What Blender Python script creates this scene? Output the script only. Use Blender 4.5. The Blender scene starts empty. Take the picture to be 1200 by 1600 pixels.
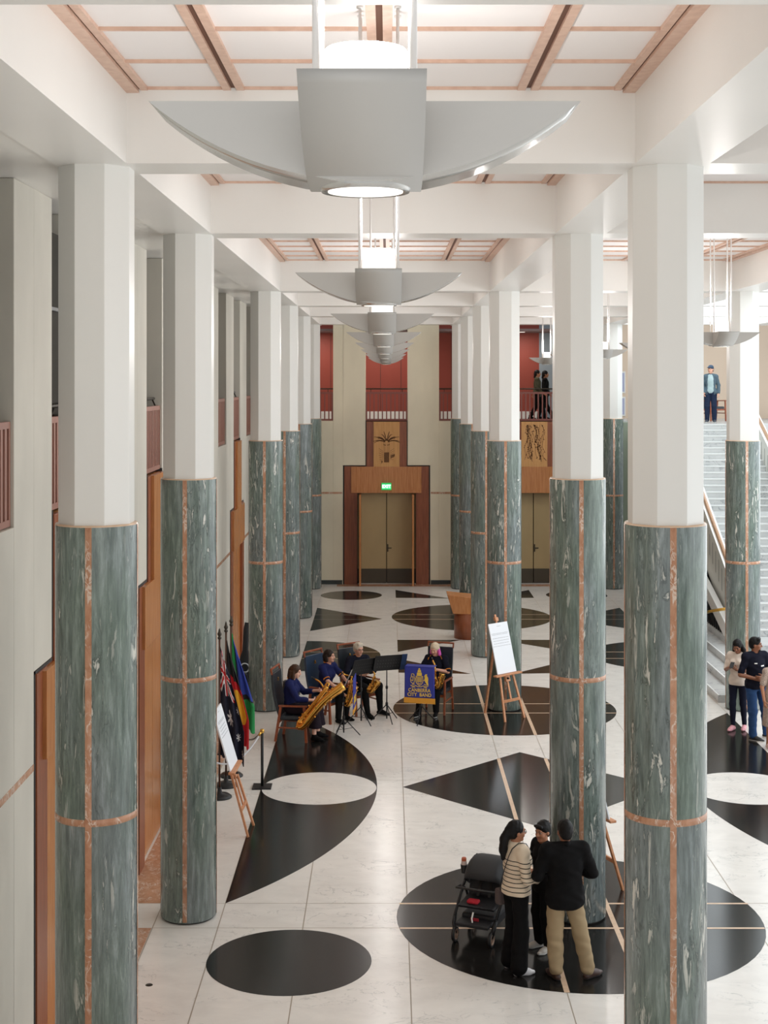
import bpy, bmesh, math, random
import numpy as np
import openvdb as vdb
from mathutils import Vector, Matrix, Euler

random.seed(7)
C = bpy.context.scene.collection
S = bpy.context.scene
PI = math.pi
R = math.radians

# ------------------------------------------------------------------ camera
EYE = 6.435
FPX = 2260.0
cam_d = bpy.data.cameras.new('camera')
cam_d.sensor_fit = 'HORIZONTAL'
cam_d.sensor_width = 36.0
cam_d.lens = FPX / 1200.0 * 36.0
cam_d.shift_x = -6.0 / 1200.0
cam_d.shift_y = -205.0 / 1200.0
cam_d.clip_end = 300
cam_d.clip_start = 0.05
cam = bpy.data.objects.new('camera', cam_d)
cam.location = (0, 0, EYE)
cam.rotation_euler = (PI / 2, 0, 0)
C.objects.link(cam)
S.camera = cam

# ------------------------------------------------------------------ world, daylight, exposure
S.view_settings.view_transform = 'Standard'
S.view_settings.look = 'None'
S.view_settings.gamma = 1.0
S.view_settings.use_curve_mapping = False
S.view_settings.exposure = 0.06
S.cycles.max_bounces = 8
S.cycles.diffuse_bounces = 5
S.cycles.glossy_bounces = 4
S.cycles.sample_clamp_indirect = 6.0
S.cycles.use_denoising = True
world = bpy.data.worlds.new('sky')
S.world = world
world.use_nodes = True
wn = world.node_tree.nodes
wn['Background'].inputs['Color'].default_value = (0.93, 0.97, 1.0, 1)
wn['Background'].inputs['Strength'].default_value = 0.58


def area_light(name, loc, rot, sx, sy, watts, col=(1, 1, 1), spread=PI):
    d = bpy.data.lights.new(name, 'AREA')
    d.shape = 'RECTANGLE'
    d.size = sx
    d.size_y = sy
    d.energy = watts
    d.color = col
    d.spread = spread
    o = bpy.data.objects.new(name, d)
    o.location = loc
    o.rotation_euler = rot
    C.objects.link(o)
    return o


# daylight from the glazed roof over the stairs (right); plus a fill panel added behind the viewer, where no window is known
area_light('skylight', (9.4, 29, 8.9), (0, 0, 0), 4.0, 34, 1400, (0.86, 0.95, 1.0))
area_light('rear_fill', (0.5, -1.6, 5.0), (R(90), 0, 0), 12, 7, 190, (1.0, 0.98, 0.95))
area_light('side_daylight', (14.5, 24, 4.8), (0, R(90), 0), 7.5, 40, 1600, (0.93, 0.97, 1.0))


# ------------------------------------------------------------------ materials
def srgb(r, g, b):
    f = lambda c: (c / 255 / 12.92) if c / 255 <= 0.04045 else ((c / 255 + 0.055) / 1.055) ** 2.4
    return (f(r), f(g), f(b), 1)


def mat(name, col, rough=0.5, metal=0.0, spec=None, emit=None, estr=0.0, noise=None, bump=None, coat=0.0):
    """noise=(scale, (sx,sy,sz), amount): brightness variation; bump=(scale,strength)."""
    m = bpy.data.materials.new(name)
    m.use_nodes = True
    nt = m.node_tree
    b = nt.nodes['Principled BSDF']
    b.inputs['Base Color'].default_value = col
    b.inputs['Roughness'].default_value = rough
    b.inputs['Metallic'].default_value = metal
    if coat:
        b.inputs['Coat Weight'].default_value = coat
        b.inputs['Coat Roughness'].default_value = 0.1
    if spec is not None:
        b.inputs['Specular IOR Level'].default_value = spec
    if emit:
        b.inputs['Emission Color'].default_value = emit
        b.inputs['Emission Strength'].default_value = estr
    if noise or bump:
        tc = nt.nodes.new('ShaderNodeTexCoord')
    if noise:
        mp = nt.nodes.new('ShaderNodeMapping')
        mp.inputs['Scale'].default_value = noise[1]
        nt.links.new(tc.outputs['Object'], mp.inputs[0])
        nz = nt.nodes.new('ShaderNodeTexNoise')
        nz.inputs['Scale'].default_value = noise[0]
        nz.inputs['Detail'].default_value = 4
        nt.links.new(mp.outputs[0], nz.inputs['Vector'])
        rp = nt.nodes.new('ShaderNodeValToRGB')
        a = noise[2]
        rp.color_ramp.elements[0].position = 0.3
        rp.color_ramp.elements[1].position = 0.7
        rp.color_ramp.elements[0].color = tuple(c * (1 - a) for c in col[:3]) + (1,)
        rp.color_ramp.elements[1].color = tuple(min(1, c * (1 + a)) for c in col[:3]) + (1,)
        nt.links.new(nz.outputs['Fac'], rp.inputs[0])
        nt.links.new(rp.outputs[0], b.inputs['Base Color'])
    if bump:
        nb = nt.nodes.new('ShaderNodeTexNoise')
        nb.inputs['Scale'].default_value = bump[0]
        nt.links.new(tc.outputs['Object'], nb.inputs['Vector'])
        bp = nt.nodes.new('ShaderNodeBump')
        bp.inputs['Strength'].default_value = bump[1]
        bp.inputs['Distance'].default_value = 0.01
        nt.links.new(nb.outputs['Fac'], bp.inputs['Height'])
        nt.links.new(bp.outputs[0], b.inputs['Normal'])
    return m


def ramp(nt, src, stops, interp='LINEAR'):
    rp = nt.nodes.new('ShaderNodeValToRGB')
    rp.color_ramp.interpolation = interp
    e = rp.color_ramp.elements
    e[0].position, e[0].color = stops[0]
    e[1].position, e[1].color = stops[-1]
    for p, c in stops[1:-1]:
        x = e.new(p)
        x.color = c
    nt.links.new(src, rp.inputs[0])
    return rp.outputs[0]


def stone(name, base, vein, scale, stretch, thin, rough, base2=None, rand=False, second=None, contrast=(0.3, 0.7), wisp_mask=0.5):
    """Veined polished stone: base tone drifting to base2, thin veins where a distorted noise crosses a level."""
    m = bpy.data.materials.new(name)
    m.use_nodes = True
    nt = m.node_tree
    N, L = nt.nodes, nt.links
    b = N['Principled BSDF']
    b.inputs['Roughness'].default_value = rough
    tc = N.new('ShaderNodeTexCoord')
    vec = tc.outputs['Object']
    if rand:
        oi = N.new('ShaderNodeObjectInfo')
        mul = N.new('ShaderNodeVectorMath')
        mul.operation = 'SCALE'
        mul.inputs[0].default_value = (37, 61, 83)
        L.new(oi.outputs['Random'], mul.inputs['Scale'])
        ad = N.new('ShaderNodeVectorMath')
        ad.operation = 'ADD'
        L.new(vec, ad.inputs[0])
        L.new(mul.outputs[0], ad.inputs[1])
        vec = ad.outputs[0]
    mp = N.new('ShaderNodeMapping')
    mp.inputs['Scale'].default_value = stretch
    mp.inputs['Rotation'].default_value = (0.07, 0.05, 0.4)
    L.new(vec, mp.inputs[0])
    n1 = N.new('ShaderNodeTexNoise')
    n1.inputs['Scale'].default_value = scale
    n1.inputs['Detail'].default_value = 8
    n1.inputs['Roughness'].default_value = 0.58
    n1.inputs['Distortion'].default_value = 0.6
    L.new(mp.outputs[0], n1.inputs['Vector'])
    c1 = ramp(nt, n1.outputs['Fac'], [(contrast[0], base), (contrast[1], base2 or base)])
    n2 = N.new('ShaderNodeTexNoise')
    n2.inputs['Scale'].default_value = scale * 0.9
    n2.inputs['Detail'].default_value = 5
    n2.inputs['Roughness'].default_value = 0.55
    n2.inputs['Distortion'].default_value = 1.3
    off = N.new('ShaderNodeVectorMath')
    off.operation = 'ADD'
    off.inputs[1].default_value = (11.3, 5.7, 2.9)
    L.new(mp.outputs[0], off.inputs[0])
    L.new(off.outputs[0], n2.inputs['Vector'])
    v = ramp(nt, n2.outputs['Fac'], [(0.5 - thin, (0, 0, 0, 1)), (0.5, (1, 1, 1, 1)), (0.5 + thin, (0, 0, 0, 1))])
    n3 = N.new('ShaderNodeTexNoise')
    n3.inputs['Scale'].default_value = scale * 0.55
    n3.inputs['Detail'].default_value = 3
    L.new(mp.outputs[0], n3.inputs['Vector'])
    msk = ramp(nt, n3.outputs['Fac'], [(wisp_mask, (0, 0, 0, 1)), (wisp_mask + 0.12, (1, 1, 1, 1))])
    mm = N.new('ShaderNodeMath')
    mm.operation = 'MULTIPLY'
    L.new(v, mm.inputs[0])
    L.new(msk, mm.inputs[1])
    mx = N.new('ShaderNodeMix')
    mx.data_type = 'RGBA'
    L.new(mm.outputs[0], mx.inputs['Factor'])
    L.new(c1, mx.inputs['A'])
    mx.inputs['B'].default_value = vein
    L.new(mx.outputs['Result'], b.inputs['Base Color'])
    return m


def wood(name, c1, c2, rough=0.35, grain=(9, 9, 0.7), scale=3.0):
    m = bpy.data.materials.new(name)
    m.use_nodes = True
    nt = m.node_tree
    N, L = nt.nodes, nt.links
    b = N['Principled BSDF']
    b.inputs['Roughness'].default_value = rough
    tc = N.new('ShaderNodeTexCoord')
    mp = N.new('ShaderNodeMapping')
    mp.inputs['Scale'].default_value = grain
    L.new(tc.outputs['Object'], mp.inputs[0])
    n = N.new('ShaderNodeTexNoise')
    n.inputs['Scale'].default_value = scale
    n.inputs['Detail'].default_value = 6
    n.inputs['Distortion'].default_value = 0.4
    L.new(mp.outputs[0], n.inputs['Vector'])
    c = ramp(nt, n.outputs['Fac'], [(0.3, c1), (0.7, c2)])
    L.new(c, b.inputs['Base Color'])
    return m


def green_marble():
    """Polished grey-green marble: fine vertical grain, blue-grey drifts, clustered white wisps with dark rims."""
    m = bpy.data.materials.new('green_marble')
    m.use_nodes = True
    nt = m.node_tree
    N, L = nt.nodes, nt.links
    b = N['Principled BSDF']
    b.inputs['Roughness'].default_value = 0.2
    tc = N.new('ShaderNodeTexCoord')
    oi = N.new('ShaderNodeObjectInfo')
    sc = N.new('ShaderNodeVectorMath')
    sc.operation = 'SCALE'
    sc.inputs[0].default_value = (37, 61, 83)
    L.new(oi.outputs['Random'], sc.inputs['Scale'])
    ad = N.new('ShaderNodeVectorMath')
    ad.operation = 'ADD'
    L.new(tc.outputs['Object'], ad.inputs[0])
    sep = N.new('ShaderNodeSeparateXYZ')
    L.new(tc.outputs['Object'], sep.inputs[0])
    blk = None
    for ax_, lim, mul_ in (('X', 0.0, 3.7), ('Y', 0.0, 7.9), ('Z', 2.89, 13.3)):
        gt = N.new('ShaderNodeMath')
        gt.operation = 'GREATER_THAN'
        gt.inputs[1].default_value = lim
        L.new(sep.outputs[ax_], gt.inputs[0])
        ml = N.new('ShaderNodeMath')
        ml.operation = 'MULTIPLY_ADD'
        L.new(gt.outputs[0], ml.inputs[0])
        ml.inputs[1].default_value = mul_
        if blk is None:
            ml.inputs[2].default_value = 0.0
        else:
            L.new(blk, ml.inputs[2])
        blk = ml.outputs[0]
    blkv = N.new('ShaderNodeCombineXYZ')
    for i_ in range(3):
        L.new(blk, blkv.inputs[i_])
    ad0 = N.new('ShaderNodeVectorMath')
    ad0.operation = 'ADD'
    L.new(sc.outputs[0], ad0.inputs[0])
    L.new(blkv.outputs[0], ad0.inputs[1])
    L.new(ad0.outputs[0], ad.inputs[1])

    def noise(scl, rot, scale, det, rough, dist):
        mp = N.new('ShaderNodeMapping')
        mp.inputs['Scale'].default_value = scl
        mp.inputs['Rotation'].default_value = rot
        L.new(ad.outputs[0], mp.inputs[0])
        n = N.new('ShaderNodeTexNoise')
        n.inputs['Scale'].default_value = scale
        n.inputs['Detail'].default_value = det
        n.inputs['Roughness'].default_value = rough
        n.inputs['Distortion'].default_value = dist
        L.new(mp.outputs[0], n.inputs['Vector'])
        return n.outputs['Fac']

    def mix(f, a, b_, mode='MIX'):
        x = N.new('ShaderNodeMix')
        x.data_type = 'RGBA'
        x.blend_type = mode
        for s_, v in (('Factor', f), ('A', a), ('B', b_)):
            if isinstance(v, (tuple, float)):
                x.inputs[s_].default_value = v
            else:
                L.new(v, x.inputs[s_])
        return x.outputs['Result']
    g = noise((1, 1, 0.11), (0.05, 0.03, 0), 22, 10, 0.72, 0.3)
    grain = ramp(nt, g, [(0.30, (0.086, 0.101, 0.094, 1)), (0.52, (0.180, 0.206, 0.194, 1)), (0.72, (0.33, 0.36, 0.35, 1))])
    lo = noise((1, 1, 0.30), (0.1, 0.06, 0), 1.5, 3, 0.5, 0.5)
    drift = ramp(nt, lo, [(0.38, (0.88, 1.0, 0.90, 1)), (0.62, (1.08, 1.12, 1.18, 1))])
    base = mix(1.0, grain, drift, 'MULTIPLY')
    w = noise((1, 1, 0.19), (0.09, -0.05, 0), 11, 8, 0.64, 1.3)
    lo2 = noise((1, 1, 0.16), (0.0, 0.1, 0), 2.2, 2, 0.5, 0.3)
    msk = ramp(nt, lo2, [(0.43, (0, 0, 0, 1)), (0.54, (1, 1, 1, 1))])
    rim = ramp(nt, w, [(0.52, (0, 0, 0, 1)), (0.575, (0.6, 0.6, 0.6, 1)), (0.59, (0, 0, 0, 1))])
    wsp = ramp(nt, w, [(0.585, (0, 0, 0, 1)), (0.63, (0.92, 0.92, 0.92, 1))])
    base = mix(mix(1.0, rim, msk, 'MULTIPLY'), base, (0.035, 0.045, 0.04, 1.0))
    fine = noise((1, 1, 0.12), (0.06, 0, 0), 20, 5, 0.6, 0.8)
    fl_ = ramp(nt, fine, [(0.64, (0, 0, 0, 1)), (0.70, (0.7, 0.7, 0.7, 1))])
    base = mix(fl_, base, (0.50, 0.51, 0.46, 1.0))
    base = mix(mix(1.0, wsp, msk, 'MULTIPLY'), base, (0.68, 0.67, 0.60, 1.0))
    L.new(base, b.inputs['Base Color'])
    return m


M = {}
M['paint'] = mat('white_paint', (0.83, 0.815, 0.78, 1), 0.35, noise=(0.5, (1, 1, 0.4), 0.03))
M['paint_col'] = mat('white_column_paint', (0.77, 0.765, 0.73, 1), 0.38)
M['panel'] = mat('ceiling_panel', (0.86, 0.825, 0.81, 1), 0.7)
M['ash'] = wood('pale_pink_timber', srgb(204, 168, 148), srgb(220, 188, 168), 0.45, (3, 3, 3), 4)
M['gap'] = mat('dark_gap', (0.035, 0.03, 0.027, 1), 0.8)
M['gap_brown'] = mat('brown_gap', srgb(104, 70, 54), 0.7)
M['nosing'] = mat('pale_nosing', (0.64, 0.645, 0.63, 1), 0.4)
M['concrete'] = mat('concrete', (0.57, 0.54, 0.47, 1), 0.7, noise=(1.2, (1, 1, 0.5), 0.08))
M['green'] = green_marble()
M['rosso'] = stone('salmon_marble', srgb(168, 118, 88), (0.72, 0.61, 0.51, 1), 9, (1.5, 1.5, 0.8), 0.05, 0.25, srgb(198, 152, 122), wisp_mask=0.48)
M['white'] = stone('white_marble', (0.73, 0.70, 0.66, 1), (0.53, 0.52, 0.50, 1), 2.2, (1, 1.6, 1), 0.014, 0.2, (0.82, 0.79, 0.745, 1), wisp_mask=0.46)
M['stairstone'] = stone('stair_marble', (0.48, 0.49, 0.485, 1), (0.28, 0.29, 0.30, 1), 2.6, (1, 1.6, 1.3), 0.03, 0.25, (0.56, 0.565, 0.555, 1), wisp_mask=0.46)
M['black'] = mat('black_granite', (0.014, 0.013, 0.012, 1), 0.15, spec=0.22, noise=(60, (1, 1, 1), 0.5))
M['strip'] = mat('cream_strip', srgb(214, 184, 156), 0.25, noise=(12, (1, 1, 1), 0.08))
M['joint'] = mat('floor_joint', (0.33, 0.28, 0.22, 1), 0.5)
M['brown'] = wood('redbrown_timber', srgb(122, 64, 36), srgb(150, 84, 52), 0.3)
M['honey'] = wood('honey_timber', srgb(172, 108, 58), srgb(196, 132, 78), 0.24)
M['art'] = wood('pale_art_panel', srgb(196, 142, 82), srgb(210, 158, 98), 0.45)
M['etch'] = mat('etched_line', srgb(112, 72, 36), 0.6)
M['leaf'] = mat('beige_door', srgb(172, 150, 108), 0.45, noise=(2, (1, 1, 0.5), 0.05))
M['kick'] = mat('dark_kick_plate', srgb(66, 56, 40), 0.4)
M['bronze'] = mat('dark_bronze', (0.05, 0.04, 0.03, 1), 0.35, 0.7)
M['skirt'] = mat('dark_green_skirting', (0.03, 0.04, 0.038, 1), 0.3)
M['rail'] = mat('redbrown_rail', srgb(122, 66, 56), 0.45)
M['rail_light'] = mat('pinkbrown_rail', srgb(152, 104, 88), 0.45)
M['red'] = mat('red_wall', srgb(144, 62, 48), 0.6)
M['greywall'] = mat('grey_wall', srgb(140, 150, 158), 0.6)
M['cream'] = mat('cream_wall', srgb(228, 206, 184), 0.6)
M['concrete_end'] = mat('concrete_end_wall', (0.76, 0.69, 0.53, 1), 0.75, noise=(1.2, (1, 1, 0.5), 0.07))
M['black_glass'] = mat('black_glass', (0.004, 0.004, 0.005, 1), 0.08)
M['lamp'] = mat('lamp_grey_paint', (0.50, 0.48, 0.45, 1), 0.5)
M['lamp_edge'] = mat('brushed_lamp_underside', (0.66, 0.66, 0.65, 1), 0.22, 0.85)
M['steel'] = mat('white_rod', (0.82, 0.80, 0.78, 1), 0.3)
M['glow'] = mat('lamp_diffuser', (0.9, 0.88, 0.85, 1), 0.5, emit=(1, 0.93, 0.87, 1), estr=1.3)
M['glow_disc'] = mat('lamp_disc', (0.9, 0.9, 0.86, 1), 0.5, emit=(1, 0.95, 0.86, 1), estr=0.95)
M['brass'] = mat('brass', srgb(214, 168, 84), 0.25, 0.9)
M['gold'] = mat('gold_lacquer', srgb(226, 172, 84), 0.18, 1.0)
M['blackmetal'] = mat('black_metal', (0.012, 0.012, 0.013, 1), 0.4, 0.3)
M['leather'] = mat('dark_leather', (0.022, 0.028, 0.036, 1), 0.32)
M['navyleather'] = mat('navy_leather', (0.025, 0.045, 0.085, 1), 0.3)
M['chairwood'] = wood('chair_timber', srgb(128, 62, 34), srgb(158, 84, 50), 0.35, (4, 4, 4), 5)
M['easelwood'] = wood('easel_beech', srgb(186, 124, 82), srgb(206, 148, 108), 0.45, (4, 4, 4), 5)
M['paper'] = mat('white_board', (0.80, 0.82, 0.86, 1), 0.5)
M['ink'] = mat('grey_ink', (0.35, 0.36, 0.38, 1), 0.6)


# ------------------------------------------------------------------ mesh helpers
def V(*a):
    return Vector(a)


def box(bm, x0, x1, y0, y1, z0, z1, mi=0, mtx=None):
    vs = [bm.verts.new((x, y, z)) for z in (z0, z1) for y in (y0, y1) for x in (x0, x1)]
    if mtx is not None:
        for v in vs:
            v.co = mtx @ v.co
    for f in ((0, 2, 3, 1), (4, 5, 7, 6), (0, 1, 5, 4), (2, 6, 7, 3), (0, 4, 6, 2), (1, 3, 7, 5)):
        fc = bm.faces.new([vs[i] for i in f])
        fc.material_index = mi
    return vs


def prism(bm, pts, axis, a0, a1, mi=0):
    """Extrude a 2-D outline along x, y or z between a0 and a1."""
    def p3(p, a):
        return {'x': (a, p[0], p[1]), 'y': (p[0], a, p[1]), 'z': (p[0], p[1], a)}[axis]
    A = [bm.verts.new(p3(p, a0)) for p in pts]
    B = [bm.verts.new(p3(p, a1)) for p in pts]
    n = len(pts)
    fs = [bm.faces.new(A), bm.faces.new(B[::-1])]
    for i in range(n):
        fs.append(bm.faces.new((A[i], B[i], B[(i + 1) % n], A[(i + 1) % n])))
    for f in fs:
        f.material_index = mi
    return fs


def poly(bm, pts, z, mi):
    f = bm.faces.new([bm.verts.new((p[0], p[1], z)) for p in pts])
    f.material_index = mi
    if f.normal.z < 0:
        f.normal_flip()
    f.normal_update()
    if f.normal.z < 0:
        f.normal_flip()


def frame_of(d):
    d = d.normalized()
    u = d.cross(Vector((0, 0, 1)))
    if u.length < 1e-4:
        u = Vector((1, 0, 0))
    u.normalize()
    return u, d.cross(u).normalized()


def tube(bm, path, rad, seg=10, mi=0, cap=True, flat=None):
    path = [Vector(p) for p in path]
    if not hasattr(rad, '__len__'):
        rad = [rad] * len(path)
    rings = []
    u = None
    for i, p in enumerate(path):
        d = (path[min(i + 1, len(path) - 1)] - path[max(i - 1, 0)]).normalized()
        if u is None:
            u, w = frame_of(d)
        else:
            u = (u - d * u.dot(d)).normalized()
            w = d.cross(u).normalized()
        rings.append([bm.verts.new(p + (u * math.cos(t) + w * math.sin(t) * (flat or 1)) * rad[i])
                      for t in [2 * PI * k / seg for k in range(seg)]])
    for a, b in zip(rings, rings[1:]):
        for k in range(seg):
            f = bm.faces.new((a[k], a[(k + 1) % seg], b[(k + 1) % seg], b[k]))
            f.material_index = mi
            f.smooth = True
    if cap:
        for r in (rings[0][::-1], rings[-1]):
            f = bm.faces.new(r)
            f.material_index = mi
    return rings


def bar(bm, a, b, w, h, mi=0, up=Vector((0, 0, 1))):
    """Rectangular bar from a to b (w across, h along 'up')."""
    a, b = Vector(a), Vector(b)
    d = (b - a).normalized()
    s = d.cross(up)
    if s.length < 1e-3:
        s = d.cross(Vector((1, 0, 0)))
    s.normalize()
    t = s.cross(d).normalized()
    A = [bm.verts.new(a + s * w / 2 * i + t * h / 2 * j) for i, j in ((-1, -1), (1, -1), (1, 1), (-1, 1))]
    B = [bm.verts.new(b + s * w / 2 * i + t * h / 2 * j) for i, j in ((-1, -1), (1, -1), (1, 1), (-1, 1))]
    fs = [bm.faces.new(A[::-1]), bm.faces.new(B)]
    for i in range(4):
        fs.append(bm.faces.new((A[i], A[(i + 1) % 4], B[(i + 1) % 4], B[i])))
    for f in fs:
        f.material_index = mi


def lathe(bm, prof, seg=32, mi=0, center=(0, 0), a0=0, a1=2 * PI):
    full = abs(a1 - a0 - 2 * PI) < 1e-6
    n = seg if full else seg + 1
    rings = []
    for r, z in prof:
        rings.append([bm.verts.new((center[0] + r * math.cos(a0 + (a1 - a0) * k / seg), center[1] + r * math.sin(a0 + (a1 - a0) * k / seg), z)) for k in range(n)])
    for a, b in zip(rings, rings[1:]):
        for k in range(n if full else n - 1):
            f = bm.faces.new((a[k], a[(k + 1) % n], b[(k + 1) % n], b[k]))
            f.material_index = mi
            f.smooth = True
    return rings


def obj(name, bm, mats, parent=None, bevel=0, loc=None, smooth=False):
    me = bpy.data.meshes.new(name)
    bmesh.ops.remove_doubles(bm, verts=bm.verts, dist=1e-6)
    bmesh.ops.recalc_face_normals(bm, faces=bm.faces)
    bm.to_mesh(me)
    bm.free()
    for m in (mats if isinstance(mats, (list, tuple)) else [mats]):
        me.materials.append(m)
    o = bpy.data.objects.new(name, me)
    C.objects.link(o)
    if parent:
        o.parent = parent
    if loc:
        o.location = loc
    if bevel:
        b = o.modifiers.new('bevel', 'BEVEL')
        b.width = bevel
        b.segments = 2
        b.limit_method = 'ANGLE'
    return o


def tag(o, label, cat, group=None, kind=None):
    o['label'] = label
    o['category'] = cat
    if group:
        o['group'] = group
    if kind:
        o['kind'] = kind
    return o


def thing(name, label, cat, loc=(0, 0, 0), rz=0.0, group=None, kind=None):
    o = bpy.data.objects.new(name, None)
    o.empty_display_size = 0.1
    C.objects.link(o)
    o.location = loc
    o.rotation_euler = (0, 0, rz)
    return tag(o, label, cat, group, kind)


def struct(name, bm, mats, parent=None, bevel=0, label=None, cat=None):
    o = obj(name, bm, mats, parent, bevel)
    if parent is None:
        o['kind'] = 'structure'
        if label:
            o['label'] = label
            o['category'] = cat
    return o


def children(o):
    return [c for c in bpy.data.objects if c.parent == o]


KIDS = {}


def copy_tree(o, loc=None, rz=None, label=None, parent=None, kids=None):
    c = o.copy()
    C.objects.link(c)
    if parent:
        c.parent = parent
    for k in [x for x in C.objects if x.parent == o]:
        copy_tree(k, parent=c)
    if loc is not None:
        c.location = loc
    if rz is not None:
        c.rotation_euler = (0, 0, rz)
    if label:
        c['label'] = label
    return c


def B():
    return bmesh.new()


def text_mesh(name, body, size, depth, m, parent, mtx, spacing=1.0, bold=0.0, xscale=1.0):
    """Lettering as a real mesh; the text runs along local x in the plane given by mtx."""
    cu = bpy.data.curves.new(name, 'FONT')
    cu.body = body
    cu.size = size
    cu.extrude = depth
    cu.offset = bold
    cu.align_x = 'CENTER'
    cu.align_y = 'CENTER'
    cu.space_character = spacing
    cu.space_line = 0.9
    tmp = bpy.data.objects.new(name + '_t', cu)
    C.objects.link(tmp)
    dg = bpy.context.evaluated_depsgraph_get()
    me = bpy.data.meshes.new_from_object(tmp.evaluated_get(dg))
    bpy.data.objects.remove(tmp)
    me.transform(mtx @ Matrix.Diagonal((xscale, 1, 1, 1)))
    me.materials.clear()
    me.materials.append(m)
    o = bpy.data.objects.new(name, me)
    C.objects.link(o)
    o.parent = parent
    return o


def floor_at(px, py):
    d = EYE * FPX / (py - 595.0)
    return Vector(((px - 606.0) * d / FPX, d, 0))
# ================================================================== THE SETTING
XL, XR, XRR, XQ = -2.397, 2.285, 6.97, 11.65
ROWS = [11.91 - 5.5, 11.91, 17.41, 28.41, 33.91, 39.41, 44.91]
ZB, ZC = 8.18, 8.765                  # underside of the beams, ceiling
WX = -3.25                            # left wall face
WY = 45.75                            # end wall face
HB = 0.30                             # half width of a beam

# ---- floor with its inlaid stone pattern
bm = B()
box(bm, -5.4, 13, -1, 46.6, -0.3, 0.0, 0)
Z1, Z2, Z3 = 0.0012, 0.0024, 0.0036


def arc_pts(cx, cy, r, a0, a1, n=64):
    return [(cx + r * math.cos(a0 + (a1 - a0) * k / n), cy + r * math.sin(a0 + (a1 - a0) * k / n)) for k in range(n + (0 if abs(a1 - a0 - 2 * PI) < 1e-6 else 1))]


def line(x0, y0, x1, y1, w, z, mi):
    if abs(x1 - x0) < 1e-6:
        poly(bm, [(x0 - w / 2, y0), (x0 + w / 2, y0), (x0 + w / 2, y1), (x0 - w / 2, y1)], z, mi)
    else:
        poly(bm, [(x0, y0 - w / 2), (x1, y0 - w / 2), (x1, y0 + w / 2), (x0, y0 + w / 2)], z, mi)


RC = 2.18
for cy in (17.35, 28.41, 39.41):
    poly(bm, arc_pts(XR, cy, RC, 0, 2 * PI), Z1, 1)
    for s in (-0.4, 0.4):
        hw = math.sqrt(RC ** 2 - 0.16)
        line(XR - hw, cy + s + (0.05 if cy < 18 else 0), XR + hw, cy + s + (0.05 if cy < 18 else 0), 0.045, Z2, 2)
        line(XR + s, cy - hw, XR + s, cy + hw, 0.06, Z3, 2)
poly(bm, [(XR - 2.05, 22.91), (XR, 20.76), (XR + 2.05, 22.91), (XR, 25.06)], Z1, 1)
for s in (-0.4, 0.4):
    line(XR + s, 22.91 - 1.72, XR + s, 22.91 + 1.72, 0.06, Z3, 2)
for sg in (1, -1):
    for row, parts in ((33.91, ('u', 'd')), (44.91, ('d',))):
        for p in parts:
            t = 1 if p == 'u' else -1
            e = row + t * 0.42
            poly(bm, [(XR - sg * 2.05, row + t * 2.02), (XR - sg * 2.05, e), (XR - sg * 0.46, row + t * (2.02 if p == 'u' else 2.15))], Z1, 1)
for sg, cx in ((1, -2.0), (-1, 6.57)):
    # long lens-shaped segment beside the wide bay, with a white disc
    rr = (5.1 ** 2 + 1.83 ** 2) / (2 * 1.83)
    a = math.asin(5.1 / rr)
    pts = [(cx + sg * (-(rr - 1.83) + rr * math.cos(-a + 2 * a * k / 60)), 22.91 + rr * math.sin(-a + 2 * a * k / 60)) for k in range(61)]
    poly(bm, pts, Z1, 1)
    poly(bm, arc_pts(cx + sg * 0.915, 22.85, 0.905, 0, 2 * PI), Z3, 0)
    poly(bm, [(cx + sg * 1.83 * math.cos(t), 33.91 + 1.86 * math.sin(t)) for t in [-PI / 2 + PI * k / 40 for k in range(41)]], Z1, 1)
    poly(bm, [(cx, 39.1 - 1.9), (cx + sg * 1.85, 39.1), (cx, 39.1 + 1.9)], Z1, 1)
    for q in (16.04, 43.4):
        poly(bm, arc_pts(cx + sg * 0.905, q, 0.915, 0, 2 * PI), Z1, 1)
    for s in (-0.4, 0.4):
        hw = math.sqrt(1.83 ** 2 - 0.16)
        poly(bm, [(cx, 33.91 + s - .02), (cx + sg * hw, 33.91 + s - .02), (cx + sg * hw, 33.91 + s + .02), (cx, 33.91 + s + .02)], Z2, 2)
    for yy in (39.0, 39.75):
        w = 1.85 * (1 - abs(yy - 39.1) / 1.9)
        poly(bm, [(cx, yy - .012), (cx + sg * w, yy - .012), (cx + sg * w, yy + .012), (cx, yy + .012)], Z2, 3)
# fine joints
for x in (-2.77, -2.0, -1.0, 0.24, XR - 0.4, XR + 0.4, 4.33, 6.57):
    line(x, 2, x, 45.6, 0.012, 0.0006, 3)
for row in ROWS + [22.91]:
    for s in (-0.4, 0.4):
        line(-2.77, row + s, 6.57, row + s, 0.012, 0.0007, 3)
# salmon border along the left wall, broken by a white band at each column row
edges = [2.0]
for row in sorted(ROWS + [22.91]):
    edges += [row - 0.4, row + 0.4]
edges.append(45.6)
for a, b in zip(edges[::2], edges[1::2]):
    poly(bm, [(-3.25, a), (-2.78, a), (-2.78, b), (-3.25, b)], Z1, 4)
poly(bm, [(-1.6, 45.25), (6.5, 45.25), (6.5, 45.74), (-1.6, 45.74)], Z1, 4)
fl = struct('floor', bm, [M['white'], M['black'], M['strip'], M['joint'], M['rosso']], label='polished white marble floor with inlaid black circles, triangles and lens shapes', cat='floor')
bm = B()
lathe(bm, [(0.0, 0.004), (0.035, 0.004), (0.04, 0.0)], 20)
tag(obj('floor_outlet', bm, M['bronze'], None, loc=tuple(floor_at(233, 1539))), 'small round dark metal outlet cover set in the white floor', 'floor outlet')

# ---- walls with tall openings: an elevation in (u, z) on a plane
HN, HWD, ZS, ZW, ZT = 0.665, 1.38, 3.76, 5.18, 8.2


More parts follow.
